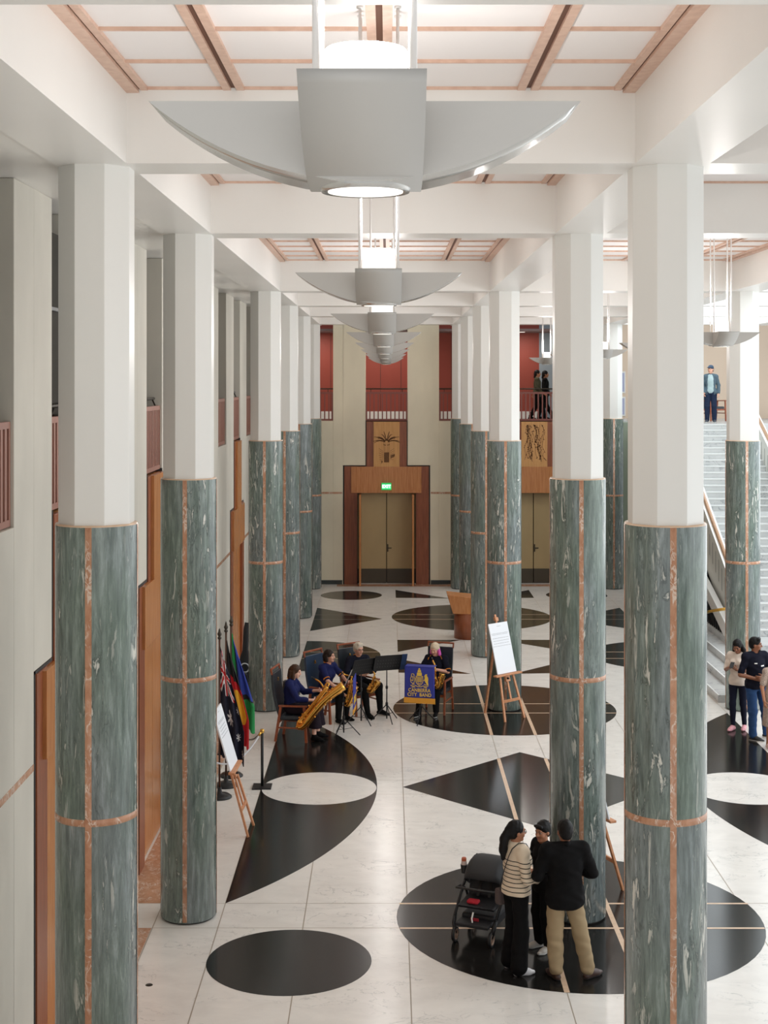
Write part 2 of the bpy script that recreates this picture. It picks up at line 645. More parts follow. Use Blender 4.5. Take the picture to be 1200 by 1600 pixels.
def wall_elevation(bm, mods, u0, u1, place, th):
    """mods: list of (centre, 'door'|'window'). place(u0,u1,v0,v1,z0,z1) adds one box."""
    cur = u0
    for c, k in mods:
        w = HWD if k == 'door' else HN
        if k == 'door':
            place(cur, c - HWD, -th, 0, 0, ZT)
            place(c - HWD, c - HN, -th, 0, ZS, ZT)
            place(c + HN, c + HWD, -th, 0, ZS, ZT)
        else:
            place(cur, c - HN, -th, 0, 0, ZT)
            place(c - HN, c + HN, -th, 0, 0, ZW - 0.02)
        cur = c + w
    place(cur, u1, -th, 0, 0, ZT)


def dado(bm, mods, u0, u1, place):
    cur = u0
    for c, k in mods:
        if k == 'door':
            place(cur, c - HWD - .02, 0, 0.006, 2.86, 2.92)
            cur = c + HWD + .02
    place(cur, u1, 0, 0.006, 2.86, 2.92)


lmods = []
k = 0
for i in range(-1, 7):
    lmods.append((11.91 + 5.5 * i, 'window'))
    if 14.66 + 5.5 * i < 45:
        lmods.append((14.66 + 5.5 * i, 'door'))
lmods = [m for m in lmods if 6 < m[0] < 44.2]
bm = B()
PL = lambda a, b, v0, v1, z0, z1: box(bm, WX + v0, WX + v1, a, b, z0, z1)
wall_elevation(bm, lmods, 2.0, WY, PL, 1.1)
wl = struct('wall_left', bm, M['concrete'], bevel=0.008, label='left pale concrete wall pierced by tall narrow openings', cat='wall')
bm = B()
dado(bm, lmods, 2.0, WY, PL)
obj('stone_dado', bm, M['rosso'], wl)
bm = B()
box(bm, WX - 2.1, WX - 2.0, 2.0, WY, 0, ZT)
box(bm, WX - 2.0, WX - 1.1, 2.0, WY, 4.9, 5.14)
struct('wall_side_gallery', bm, M['black_glass'])
bm = B()
box(bm, WX - 2.0, -2.69, 2.0, WY, ZT + 0.002, ZT + 0.2)
struct('ceiling_aisle', bm, M['paint'], label='flat white soffit between the left beam and the left wall', cat='ceiling')

emods = [(XL, 'window'), (-0.04, 'door'), (XR, 'window'), (4.63, 'door')]
bm = B()
PE = lambda a, b, v0, v1, z0, z1: box(bm, a, b, WY - v1, WY - v0, z0, z1)
wall_elevation(bm, emods, WX, 7.0, PE, 0.5)
we = struct('wall_end', bm, M['concrete_end'], bevel=0.008, label='far concrete end wall with timber doors and balcony openings', cat='wall')
bm = B()
dado(bm, emods, WX, 7.0, PE)
obj('stone_dado', bm, M['rosso'], we)
bm = B()
cur = WX
for c, kk in emods:
    if kk == 'door':
        box(bm, cur, c - HWD - .02, WY - 0.02, WY, 0, 0.13)
        cur = c + HWD + .02
box(bm, cur, 7.0, WY - 0.02, WY, 0, 0.13)
struct('baseboard_end', bm, M['skirt'], label='dark green skirting along the foot of the end wall', cat='skirting')

# dark glazing set in the nearest door bay, above its railing
w = bpy.data.objects.new('window_1', None)
C.objects.link(w)
w['kind'] = 'structure'
w['label'] = 'dark glazed opening beside the nearest left column'
w['category'] = 'window'
bm = B()
box(bm, WX - 0.20, WX - 0.18, 14.66 - HN, 14.66 + HN, ZW + 0.05, 7.95)
obj('glass', bm, M['black_glass'], w)
bm = B()
for zz in (5.98, 7.15):
    box(bm, WX - 0.18, WX - 0.15, 14.66 - HN, 14.66 + HN, zz, zz + 0.035)
obj('bar', bm, mat('grey_bar', (0.2, 0.2, 0.2, 1), 0.4), w)

# upper gallery behind the end wall
bm = B()
box(bm, -3.3, 13, WY + 0.5, 50, 4.95, 5.17)
box(bm, 7.9, 13, 43.0, WY + 0.5, 4.95, 5.17)
struct('floor_gallery', bm, M['stairstone'], label='upper gallery floor slab beyond the end wall', cat='floor')
bm = B()
box(bm, -3.3, 5.02, 48.0, 48.1, 5.17, 8.3)
for x in (-1.9, -0.25, 0.43, 2.1, 3.8):
    box(bm, x, x + 0.012, 47.995, 48.0, 5.45, 8.0, 1)
rw = struct('wall_red', bm, [M['red'], M['gap']], label='red panelled gallery wall seen through the far openings', cat='wall')
bm = B()
box(bm, -3.3, 5.02, 47.7, 48.0, 5.17, 5.42)
obj('white_plinth', bm, M['paint'], rw)
bm = B()
box(bm, 5.02, 7.0, 48.0, 48.1, 5.17, 8.3)
struct('wall_grey', bm, M['greywall'])
bm = B()
box(bm, 7.0, 13, 48.6, 48.7, 5.17, 9.0)
struct('wall_cream', bm, M['cream'], label='cream wall of the upper gallery behind the stairs', cat='wall')
bm = B()
box(bm, -3.3, 7.0, WY + 0.5, 48.1, 8.02, 8.1)
struct('ceiling_gallery', bm, mat('mauve_ceiling', srgb(120, 98, 96), 0.6))
for x in (4.35, 0.0, -2.4):
    bm = B()
    lathe(bm, [(0.0, -0.012), (0.09, -0.012), (0.11, 0.0)], 20)
    tag(obj('downlight', bm, M['glow_disc'], None, loc=(x, 46.95, 8.018)), 'round white downlight in the gallery ceiling behind ' + {4.35: 'the right-hand balcony', 0.0: 'the middle balcony', -2.4: 'the left-hand balcony'}[x], 'downlight')
    area_light('downlight_lamp', (x, 46.95, 7.99), (0, 0, 0), 0.16, 0.16, 26, (1, 0.93, 0.85))
# fascia below the gallery beside the stairs
bm = B()
box(bm, 7.9, 12.9, 43.0, 43.1, 0, 4.95)
box(bm, 7.0, 7.9, WY, WY + 0.45, 0, 5.12)
struct('wall_under_gallery', bm, mat('sage_panel', srgb(150, 160, 142), 0.5))

# ---- beams
def beam_x(x, y0, y1):
    b = B()
    box(b, x - HB, x + HB, y0, y1, ZB, ZC + 0.25)
    return struct('beam_long', b, M['paint'])


for x in (XL, XR, XRR, XQ):
    beam_x(x, 1.5, WY)
for y in ROWS:
    for a, b_ in ((XL, XR), (XR, XRR), (XRR, XQ)):
        b = B()
        box(b, a + HB, b_ - HB, y - HB, y + HB, ZB, ZC + 0.25)
        struct('beam_cross', b, M['paint'])

# ---- timber-framed ceiling panels
def ceiling_bay(x0, x1, y0, y1, nrows):
    cx = (x0 + x1) / 2
    cols = [x0, cx - 1.18, cx, cx + 1.18, x1]
    b = B()
    box(b, x0, x1, y0, y1, ZC + 0.03, ZC + 0.08)
    c = struct('ceiling', b, M['panel'])
    t = B()
    d = B()
    box(t, x0, x0 + 0.10, y0, y1, ZC - 0.02, ZC + 0.03)
    box(t, x0 + 0.115, x0 + 0.17, y0, y1, ZC, ZC + 0.03)
    box(t, x1 - 0.10, x1, y0, y1, ZC - 0.02, ZC + 0.03)
    box(t, x1 - 0.17, x1 - 0.115, y0, y1, ZC, ZC + 0.03)
    box(d, x0 + 0.10, x0 + 0.115, y0, y1, ZC + .01, ZC + 0.03)
    box(d, x1 - 0.115, x1 - 0.10, y0, y1, ZC + .01, ZC + 0.03)
    for q in cols[1:-1]:
        box(t, q - 0.085, q - 0.022, y0, y1, ZC, ZC + 0.03)
        box(t, q + 0.022, q + 0.085, y0, y1, ZC, ZC + 0.03)
        box(d, q - 0.022, q + 0.022, y0, y1, ZC + 0.022, ZC + 0.03)
    for r in range(nrows + 1):
        yy = y0 + (y1 - y0) * r / nrows
        w = 0.014
        for a, e in zip(cols, cols[1:]):
            a2 = a + (0.17 if a == x0 else 0.085)
            e2 = e - (0.17 if e == x1 else 0.085)
            box(t, a2, e2, max(y0, yy - w), min(y1, yy + w), ZC + 0.005, ZC + 0.03)
    obj('timber_frame', t, M['ash'], c)
    obj('shadow_gap', d, M['gap_brown'], c)
    return c


for (xa, xb) in ((XL, XR), (XR, XRR)):
    for r0, r1 in zip(ROWS, ROWS[1:]):
        ceiling_bay(xa + HB, xb - HB, r0 + HB, r1 - HB, 5 if r1 - r0 < 6 else 11)
b = B()
box(b, XL + HB, XRR, 1.5, ROWS[0] - HB, ZC + .03, ZC + .08)
struct('ceiling_front', b, M['panel'])

# ---- marble columns
ZM = 5.27
RM = 0.335


def make_column(loc, label):
    t = thing('marble_column', label, 'column', loc, 0, 'octagon-topped green marble columns', 'thing')
    b = B()
    rings = lathe(b, [(RM - 0.012, 0.02), (RM, 0.03), (RM, ZM - 0.012)], 64)
    obj('shaft', b, M['green'], t)
    b = B()
    lathe(b, [(RM - 0.03, 0.0), (RM - 0.03, 0.03)], 48)
    obj('base_ring', b, M['gap'], t)
    b = B()
    lathe(b, [(RM, ZM - 0.012), (RM - 0.004, ZM), (0.2, ZM)], 64)
    obj('rim', b, M['strip'], t)
    b = B()
    ap = 0.29
    pts = [(ap / math.cos(PI / 8) * math.cos(PI / 8 + k * PI / 4), ap / math.cos(PI / 8) * math.sin(PI / 8 + k * PI / 4)) for k in range(8)]
    prism(b, pts, 'z', ZM - 0.005, ZB + 0.002)
    obj('octagonal_upper_post', b, M['paint_col'], t, bevel=0.004)
    b = B()
    lathe(b, [(RM, 2.862), (RM + 0.002, 2.863), (RM + 0.002, 2.917), (RM, 2.918)], 64)
    obj('ring_inlay', b, M['rosso'], t)
    for q in range(4):
        b = B()
        ha = 0.026 / RM
        a = q * PI / 2
        lathe(b, [(RM, 0.035), (RM + 0.0026, 0.036), (RM + 0.0026, ZM - 0.014), (RM, ZM - 0.013)], 4, a0=a - ha, a1=a + ha)
        obj('strip_inlay', b, M['rosso'], t)
    return t


ORD = ['nearest', 'second', 'third', 'fourth', 'fifth', 'sixth']
proto = None
for nm, x in (('left row', XL), ('row right of the aisle', XR)):
    for i, y in enumerate(ROWS[1:]):
        lb = f'{ORD[i]} green marble column from the front in the {nm}'
        if proto is None:
            proto = make_column((x, y, 0), lb)
        else:
            copy_tree(proto, (x, y, 0), 0, lb)
for i, y in enumerate(ROWS[1:]):
    if y < 20:
        continue
    lb = {28.41: 'green marble column behind the young couple at the foot of the stairs', 33.91: 'hidden column between the stair foot and the far wall',
          39.41: 'column behind the stair side of the hall, second from the end wall', 44.91: 'blue-green marble column by the end wall left of the staircase'}[y]
    copy_tree(proto, (XRR, y, 0), 0, lb)


# ---- doors in the two elevations and balcony railings over them
def plant_art(parent, kind, y=-0.0635):
    """Etched plant drawing inlaid in the pale art panel (strokes lie on the panel face)."""
    b = B()
    rnd = random.Random(kind)

    def stroke(p, q, w):
        bar(b, (p[0], y, p[1]), (q[0], y, q[1]), 0.004, w, up=Vector((0, 0, 1)) if abs(p[0] - q[0]) > abs(p[1] - q[1]) else Vector((1, 0, 0)))
    if kind == 1:
        for k in range(15):
            a = PI * (0.02 + 0.96 * k / 14)
            c0 = Vector((0.05 * math.cos(a), 4.50 + 0.04 * math.sin(a)))
            L = 0.36 + 0.05 * rnd.random()
            last = c0
            for s in range(1, 5):
                t = s / 4
                pt = Vector((c0.x + L * t * math.cos(a), c0.y + (0.10 + 0.20 * (k % 3 != 1)) * t * math.sin(a) + 0.16 * t - (0.16 + 0.07 * (k % 2)) * t * t))
                stroke(last, pt, 0.030 * (1 - abs(t - 0.55)))
                last = pt
        for k in range(14):
            x = -0.075 + 0.15 * k / 13
            stroke((x, 3.86), (x + 0.004, 4.17), 0.009)
        for z in np.linspace(3.87, 4.16, 9):
            stroke((-0.08, z), (0.08, z + 0.015), 0.008)
        for s in (-1, 1):
            stroke((s * 0.07, 4.17), (s * 0.085, 4.50), 0.008)
            stroke((s * 0.03, 4.17), (s * 0.04, 4.50), 0.005)
            stroke((s * 0.1, 4.42), (s * 0.02, 4.40), 0.02)
        for s in (-1, 1):
            for k in range(6):
                stroke((s * 0.1, 4.2 - 0.05 * k), (s * (0.22 + 0.03 * rnd.random()), 4.3 - 0.07 * k), 0.008)
        for k in range(6):
            stroke((-0.12 - 0.012 * k, 3.90), (-0.16, 3.82 + 0.02 * k), 0.012)
            stroke((0.12, 3.98 + .02 * k), (0.26, 4.06 + 0.012 * k), 0.012)
    else:
        for k in range(15):
            x0 = -0.3 + 0.56 * rnd.random()
            p = Vector((x0, 5.05))
            for s in range(8):
                q = p + Vector((rnd.uniform(-0.09, 0.10), rnd.uniform(-0.24, -0.05)))
                q.x = max(-0.38, min(0.38, q.x))
                if q.y < 3.85:
                    break
                stroke(p, q, 0.008)
                for _ in range(2):
                    m = p.lerp(q, rnd.random())
                    stroke(m, (max(-.38, min(.38, m.x + rnd.uniform(-0.04, 0.04))), m.y - 0.02), 0.022)
                p = q
    obj('etched_plant', b, M['etch'], parent)


def door_unit(name, loc, rz, art, open_leaves, wooden, label):
    """Local x along the wall, local -y into the room."""
    t = bpy.data.objects.new(name, None)
    C.objects.link(t)
    t.location, t.rotation_euler = loc, (0, 0, rz)
    t['kind'] = 'structure'
    t['label'] = label
    t['category'] = 'door'
    b = B()
    box(b, -HWD, HWD, 0.40, 0.46, 0, ZS)
    box(b, -HN, HN, 0.40, 0.46, ZS, ZW)
    for s in (-1, 1):
        box(b, min(s * (HWD - .002), s * (HWD - 0.045)), max(s * (HWD - .002), s * (HWD - 0.045)), -0.004, 0.42, 0, ZS - .002)
        box(b, min(s * (HN - .002), s * (HN - 0.03)), max(s * (HN - .002), s * (HN - 0.03)), -0.004, 0.42, ZS, ZW)
        box(b, min(s * HN, s * HWD), max(s * HN, s * HWD), -0.004, 0.42, ZS - 0.03, ZS - .002)
    obj('shadow_gap', b, M['gap'], t)
    b = B()
    for s in (-1, 1):
        box(b, min(s * 0.93, s * 1.335), max(s * 0.93, s * 1.335), -0.02, 0.40, 0, ZS - 0.03)
        box(b, min(s * 0.41, s * 0.635), max(s * 0.41, s * 0.635), -0.02, 0.40, ZS - 0.06, ZW - 0.04)
    box(b, -0.93, 0.93, 0.0, 0.40, 2.9, ZS - 0.03)
    obj('timber_surround', b, M['brown'], t, bevel=0.004)
    b = B()
    box(b, -1.12, 1.10, -0.06, 0.0, 2.89, 3.72)
    obj('header_panel', b, M['honey'], t, bevel=0.004)
    b = B()
    box(b, -0.41, 0.41, -0.06, 0.1, 3.72, ZW - 0.04)
    ap = obj('art_panel', b, M['art'] if art else M['honey'], t)
    if art:
        plant_art(ap, art)
    for s in (-1, 1):
        b = B()
        x0, x1 = (-0.93, -0.012) if s < 0 else (0.012, 0.93)
        box(b, x0, x1, 0.03 if wooden else 0.26, 0.08 if wooden else 0.31, 0.005 if wooden else 0.46, 2.9)
        lf = obj('door_leaf', b, M['honey'] if wooden else M['leaf'], t, bevel=0.003)
        if not wooden:
            b = B()
            box(b, x0, x1, 0.255, 0.31, 0.005, 0.46)
            obj('kick_plate', b, M['kick'], lf)
        if s > 0 and not wooden:
            b = B()
            box(b, 0.02, 0.055, 0.245, 0.26, 1.0, 1.24)
            bar(b, (0.04, 0.235, 1.12), (0.16, 0.235, 1.12), 0.02, 0.025)
            obj('handle', b, M['bronze'], lf)
    if open_leaves:
        for s in (-1, 1):
            b = B()
            box(b, min(s * 0.80, s * 0.86), max(s * 0.80, s * 0.86), -0.52, 0.24, 0.008, 2.86)
            obj('open_timber_leaf', b, M['honey'], t, bevel=0.004)
    return t


def balcony_railing(loc, rz, label, nb=9, grab=True, bw=0.019, rm='rail'):
    t = thing('balcony_railing', label, 'railing', loc, rz, 'balcony railings in the tall wall openings')
    b = B()
    w = HN - 0.004
    box(b, -w, w, 0.03, 0.075, ZW - 0.01, ZW + 0.05)
    box(b, -w, w, 0.03, 0.075, ZW + 0.84, ZW + 0.90)
    for s in (-1, 1):
        box(b, min(s * w, s * (w - 0.05)), max(s * w, s * (w - 0.05)), 0.03, 0.075, ZW + .05, ZW + 0.84)
    obj('rail_frame', b, M[rm], t)
    me = None
    for k in range(nb):
        x = -w + 2 * w * (k + 1) / (nb + 1)
        if me is None:
            b = B()
            box(b, -bw, bw, 0.035, 0.07, ZW + 0.05, ZW + 0.84)
            o = obj('baluster', b, M[rm], t)
            me = o
        else:
            o = me.copy()
            C.objects.link(o)
        o.location = (x, 0, 0)
    if grab:
        b = B()
        tube(b, [(-w, 0.12, ZW + 1.0), (w, 0.12, ZW + 1.0)], 0.02, 8)
        for s in (-0.5, 0.5):
            bar(b, (s, 0.12, ZW + 1.0), (s, 0.06, ZW + 0.87), 0.02, 0.02)
        obj('grab_rail', b, M['bronze'], t)
    return t


door_unit('door_1', (-0.04, WY, 0), 0, 1, True, False, 'beige double doors in stepped timber surround at the end of the hall')
door_unit('door_2', (4.63, WY, 0), 0, 2, False, False, 'beige double doors beneath a vine panel, partly behind the right column')
n = 3
for c, kk in lmods:
    if kk == 'door':
        nm = {14.66: 'nearest', 20.16: 'second', 25.66: 'third', 31.16: 'fourth', 36.66: 'fifth', 42.16: 'sixth', 9.16: 'unseen near'}.get(round(c, 2), 'far')
        door_unit(f'door_{n}', (WX, c, 0), R(90), 2 if c < 15 else 0, False, True, f'{nm} honey timber stepped doorway in the left concrete wall')
        n += 1
for c, kk in emods:
    nm = {XL: 'behind the left column row', -0.04: 'over the exit doors', XR: 'just right of the lamps, behind columns', 4.63: 'in front of two dark walkers'}[c]
    balcony_railing((c, WY, 0), 0, f'red-brown balcony railing in the end wall, {nm}')
for i, (c, kk) in enumerate(lmods):
    if c < 10 or c > 40:
        continue
    nm = {11.91: 'cut off by the left picture edge', 14.66: 'before black glass beside the nearest left column', 17.41: 'hidden by the second left column', 20.16: 'beyond the nearest left column',
          22.91: 'past the second left column', 25.66: 'above the flag corner', 28.41: 'with plain concrete below, right of the second column', 31.16: 'above the timber doorway near the flags',
          33.91: 'above plain concrete behind the third column'}.get(round(c, 2), f'far along the wall at bay {i}')
    balcony_railing((WX, c, 0), R(90), f'red-brown slatted railing in the left wall, {nm}', 9, i % 2 == 1, 0.034, 'rail_light')

# exit sign
t = thing('exit_sign', 'small green illuminated EXIT sign on timber header over the doors', 'sign', (-0.045, WY - 0.061, 3.0))
b = B()
box(b, -0.155, 0.155, -0.05, 0, -0.01, 0.21)
obj('sign_box', b, mat('exit_green', srgb(20, 110, 50), 0.4, emit=(0.02, 0.55, 0.12, 1), estr=0.8), t, bevel=0.006)
b = B()
box(b, -0.14, 0.14, -0.056, -0.05, 0.03, 0.17)
obj('lit_face', b, mat('exit_face', srgb(60, 220, 120), 0.4, emit=(0.10, 0.85, 0.30, 1), estr=1.0), t)
text_mesh('lettering', 'EXIT', 0.135, 0.001, mat('exit_white', (1, 1, 1, 1), 0.5, emit=(1, 1, 1, 1), estr=1.3), t,
          Matrix.Translation((0, -0.059, 0.10)) @ Matrix.Rotation(PI / 2, 4, 'X'), bold=0.003)


# ---- pendant lamps: two crossed segment-shaped hulls
def seg_outline(L, h, n=28):
    r = (L * L / 4 + h * h) / (2 * h)
    a = math.asin(L / 2 / r)
    return [(r * math.sin(-a + 2 * a * k / n), (r - h) - r * math.cos(-a + 2 * a * k / n) + h - 0) for k in range(n + 1)]


def make_lamp(loc, label):
    t = thing('pendant_lamp', label, 'pendant lamp', loc, 0, 'crossed hull pendant lamps')
    L, h, w = 1.04, 0.19, 0.14
    out = [(x, z - 0.0) for x, z in seg_outline(L, h)]
    # outline: z from 0 at the lowest point to h at the tips
    zmin = min(z for _, z in out)
    out = [(x, z - zmin) for x, z in out]
    def hull(axis, nm):
        b = B()
        fs = prism(b, out, axis, -w, w)
        for f in fs[2:]:
            if f is not fs[-1]:
                f.smooth = True
                f.material_index = 1 if axis == 'y' else 0
        obj(nm, b, [M['lamp'], M['lamp_edge']], t)
    # prism(axis='y') takes (x,z); prism(axis='x') takes (y,z)
    hull('y', 'cross_wing')
    b = B()
    fs = prism(b, [(x * 1.0, z - 0.0035) for x, z in out], 'x', -w, w)
    for f in fs[2:]:
        f.smooth = True
    fs[-1].smooth = False
    obj('central_band', b, M['lamp'], t)
    b = B()
    lathe(b, [(0.0, -0.012), (0.094, -0.012)], 40)
    lathe(b, [(0.094, -0.012), (0.094, 0.01)], 40)
    obj('light_disc', b, M['glow_disc'], t)
    b = B()
    lathe(b, [(0.094, -0.010), (0.110, -0.012), (0.116, 0.004)], 40)
    obj('disc_rim', b, M['lamp_edge'], t)
    b = B()
    lathe(b, [(0.105, h - 0.01), (0.105, h + 0.15), (0.10, h + 0.155), (0.0, h + 0.15)], 40)
    obj('uplight_drum', b, M['glow'], t)
    for sx in (-1, 1):
        for sy in (-1, 1):
            b = B()
            tube(b, [(sx * 0.118, sy * 0.115, h - 0.002), (sx * 0.118, sy * 0.115, ZC - loc[2] + 0.004)], 0.0095, 8)
            lathe(b, [(0.0, ZC - loc[2] - .012), (0.022, ZC - loc[2] - .012), (0.022, ZC - loc[2] + .002)], 12, center=(sx * 0.118, sy * 0.115))
            obj('hanger_rod', b, M['steel'], t)
    return t


lamp0 = None
LY = [3.62 + 5.5 * k for k in range(8)]
for row, cx in (('over the central aisle', -0.056), ('in the right-hand bay', 4.63)):
    for k, y in enumerate(LY):
        if cx > 0 and y < 15:
            continue
        kk = k if cx < 0 else k - 3
        lb = f'{ORD[kk] if kk < 6 else ("seventh" if kk == 6 else "eighth")} grey hull-shaped pendant lamp from the front, {row}'
        loc = (cx, y, 6.918)
        if lamp0 is None:
            lamp0 = make_lamp(loc, lb)
        else:
            copy_tree(lamp0, loc, 0, lb)
        area_light('lamp_uplight', (cx, y, 6.918 + 0.19 + 0.17), (PI, 0, 0), 0.2, 0.2, 3, (1.0, 0.94, 0.90))
        pl_ = bpy.data.lights.new('lamp_glow', 'POINT')
        pl_.energy = 56
        pl_.color = (1.0, 0.95, 0.92)
        pl_.shadow_soft_size = 0.09
        po_ = bpy.data.objects.new('lamp_glow', pl_)
        po_.location = (cx, y, 6.918 + 0.19 + 0.26)
        C.objects.link(po_)
        area_light('lamp_downlight', (cx, y, 6.895), (0, 0, 0), 0.16, 0.16, 9, (1.0, 0.93, 0.84), R(120))
# ================================================================== THE STAIRCASE
t = thing('grand_staircase', 'broad white marble staircase rising behind the right-hand column to the upper gallery', 'staircase', (0, 0, 0))
for i in range(4):
    b = B()
    box(b, 6.6 + 0.355 * i, 12.9, 28.9 + 0.95 * i, 33.3 if i < 2 else 42.9, 0.155 * i, 0.155 * (i + 1))
    box(b, 6.6 + 0.355 * i - 0.004, 6.6 + 0.355 * i + 0.03, 28.9 + 0.95 * i, 33.3 if i < 2 else 42.9, 0.155 * (i + 1), 0.155 * (i + 1) + 0.003, 1)
    obj('plinth_step', b, [M['stairstone'], M['nosing']], t, bevel=0.012)
SX0, SX1 = 8.0, 10.5
NA = 15
y, z = 32.9, 0.62
stair_line = [(y, z)]
RISE = (5.17 - 0.62) / 29.0
for i in range(29):
    run = 0.29 if i != 14 else 1.45
    b = B()
    box(b, SX0, SX1, y, min(42.99, y + 2.5), z - (0.3 if i else 0), z + RISE)
    box(b, SX0, SX1, y - 0.012, y + 0.05, z + RISE - 0.035, z + RISE + 0.002, 1)
    obj('step', b, [M['stairstone'], M['nosing']], t, bevel=0.006)
    z += RISE
    stair_line.append((y, z))
    y += run
    stair_line.append((y, z))
SL1 = ((32.9, 0.78), (37.1, 2.97))
SL2 = ((38.4, 2.97), (42.9, 5.17))


def balustrade(x, lab):
    b = B()
    pts = []
    for (ya, za), (yb, zb) in (SL1, SL2):
        pts += [(ya, za), (yb, zb)]
    top = [(p[0], p[1] + 0.92) for p in pts]
    bot = [(p[0], p[1] - 0.42) for p in pts]
    prism(b, bot + top[::-1], 'x', x - 0.07, x + 0.07)
    bl = obj('balustrade', b, M['sagegrey'], t, bevel=0.01)
    b = B()
    for (ya, za), (yb, zb) in (SL1, SL2):
        n = 13
        for k in range(n):
            f = (k + 0.5) / n
            yy, zz = ya + (yb - ya) * f, za + (zb - za) * f
            prism(b, [(yy - 0.03, zz + 0.12), (yy + 0.03, zz + 0.15), (yy + 0.03, zz + 0.66), (yy - 0.03, zz + 0.63)], 'x', x - 0.073, x + 0.073)
    obj('slots', b, M['slot'], bl)
    b = B()
    tube(b, [(x, q[0], q[1] + 0.06) for q in top], 0.045, 10)
    obj('handrail', b, M['handrail'], t)
    b = B()
    prism(b, [(q[0], q[1] - 0.0) for q in top] + [(q[0], q[1] + 0.025) for q in top[::-1]], 'x', x - 0.1, x + 0.1)
    obj('coping', b, M['paint'], t)


M['sagegrey'] = mat('grey_sage_stone', srgb(206, 207, 200), 0.35)
M['slot'] = mat('grey_slot', srgb(150, 152, 148), 0.5)
M['handrail'] = wood('tan_handrail', srgb(160, 122, 92), srgb(182, 146, 116), 0.35)
balustrade(SX0 - 0.07, 'left')
balustrade(SX1 + 0.07, 'right')
b = B()
prism(b, [(33.6, 0.62), (43.0, 0.62), (43.0, 4.7), (38.6, 2.5), (37.1, 2.5)], 'x', 8.02, 8.08)
obj('understair_panel', b, M['brown'], t)
b = B()
prism(b, [(33.2, 0.465), (36.0, 0.465), (36.0, 1.5), (34.2, 1.05)], 'x', 7.72, 7.8)
obj('grille_backing', b, M['gap'], t)
for k in range(12):
    b = B()
    yy = 33.5 + 0.2 * k
    box(b, 7.69, 7.72, yy, yy + 0.035, 0.465, 0.75 + 0.17 * k * 0.5)
    obj('grille_bar', b, M['blackmetal'], t)
b = B()
prism(b, [(32.6, 0.62), (33.0, 0.62), (36.5, 1.75), (36.5, 2.0), (32.6, 0.86)], 'x', 7.66, 7.8)
obj('sloping_curb', b, M['paint'], t)
b = B()
tube(b, [(7.3, 33.6, 1.02), (7.42, 33.3, 1.13), (7.55, 33.05, 1.2), (7.7, 32.95, 1.24), (7.93, 33.05, 1.3)], 0.035, 10)
obj('brass_rail', b, M['brass'], t)

# ================================================================== FURNITURE AND OBJECTS
# ---- easels carrying white notice boards
def make_easel(loc, rz, label, lean=R(15), board=True, bl=None, roll=0.0, bw=0.62, bh=0.86, bz=0.93, hl=1.75):
    """Local front faces -y; front legs stand at y=0, x=+-0.27 and lean back."""
    t = thing('easel', label, 'easel', loc, rz, 'beech easels')
    tl = math.tan(lean)
    P = lambda x, z: Vector((x, z * tl, z))
    b = B()
    for s in (-1, 1):
        b = B()
        bar(b, P(s * 0.27, 0), P(s * 0.08, hl), 0.045, 0.03, up=Vector((0, 1, 0)))
        obj('leg', b, M['easelwood'], t, bevel=0.003)
    b = B()
    bar(b, (0, 0.03 + 0.75, 0), P(0, hl - .05) + Vector((0, 0.03, 0)), 0.045, 0.03, up=Vector((0, 1, 0)))
    obj('back_leg', b, M['easelwood'], t, bevel=0.003)
    b = B()
    bar(b, P(-0.225, 0.36), P(0.225, 0.36), 0.03, 0.05)
    obj('cross_brace', b, M['easelwood'], t, bevel=0.003)
    b = B()
    bar(b, P(0, 0.36), P(0, hl + 0.22), 0.04, 0.022, up=Vector((0, 1, 0)))
    obj('centre_mast', b, M['easelwood'], t, bevel=0.003)
    b = B()
    bar(b, P(-0.36, bz - 0.02) + Vector((0, -0.045, 0)), P(0.36, bz - 0.02) + Vector((0, -0.045, 0)), 0.09, 0.03)
    lg = obj('ledge', b, M['easelwood'], t, bevel=0.004)
    b = B()
    box(b, -0.06, 0.06, -0.03, 0.02, bz - 0.15, bz - 0.03)
    for v in b.verts:
        v.co.y += v.co.z * tl
    obj('clamp_block', b, M['easelwood'], t, bevel=0.004)
    b = B()
    tube(b, [P(0.0, bz - .09) + Vector((-.02, -0.03, 0)), P(0, bz - .09) + Vector((-.02, -0.07, 0))], 0.018, 10)
    obj('clamp_knob', b, M['blackmetal'], t)
    b = B()
    box(b, -0.04, 0.04, -0.035, 0.02, bz + bh, bz + bh + 0.07)
    for v in b.verts:
        v.co.y += v.co.z * tl
    obj('top_clip', b, M['easelwood'], t, bevel=0.004)
    if board:
        rot = Matrix.Translation(P(0, bz) + Vector((0, -0.024, 0))) @ Matrix.Rotation(-lean, 4, 'X')
        wm = Matrix.Translation(loc) @ Matrix.Rotation(rz, 4, 'Z') @ rot
        b = B()
        box(b, -bw / 2, bw / 2, -0.012, 0.008, 0.0, bh)
        bo = obj('notice_board', b, M['paper'], None, bevel=0.002)
        bo.matrix_world = wm
        tag(bo, bl, 'notice board', 'white notice boards on easels')
        rnd = random.Random(3)
        b = B()
        rows = [(0.80, 0.10)] + [(0.68 - 0.02 * k, 0.46 - 0.05 * rnd.random()) for k in range(2)] + [(0.60 - 0.045 * k, 0.48 - 0.1 * rnd.random()) for k in range(4)]
        for zz, wd in rows:
            x = -wd / 2
            while x < wd / 2:
                w = rnd.uniform(0.015, 0.05)
                box(b, x, min(wd / 2, x + w), -0.0135, -0.0125, zz * bh / .86, zz * bh / .86 + 0.007)
                x += w + 0.01
        obj('printed_lines', b, M['ink'], bo)
    return t


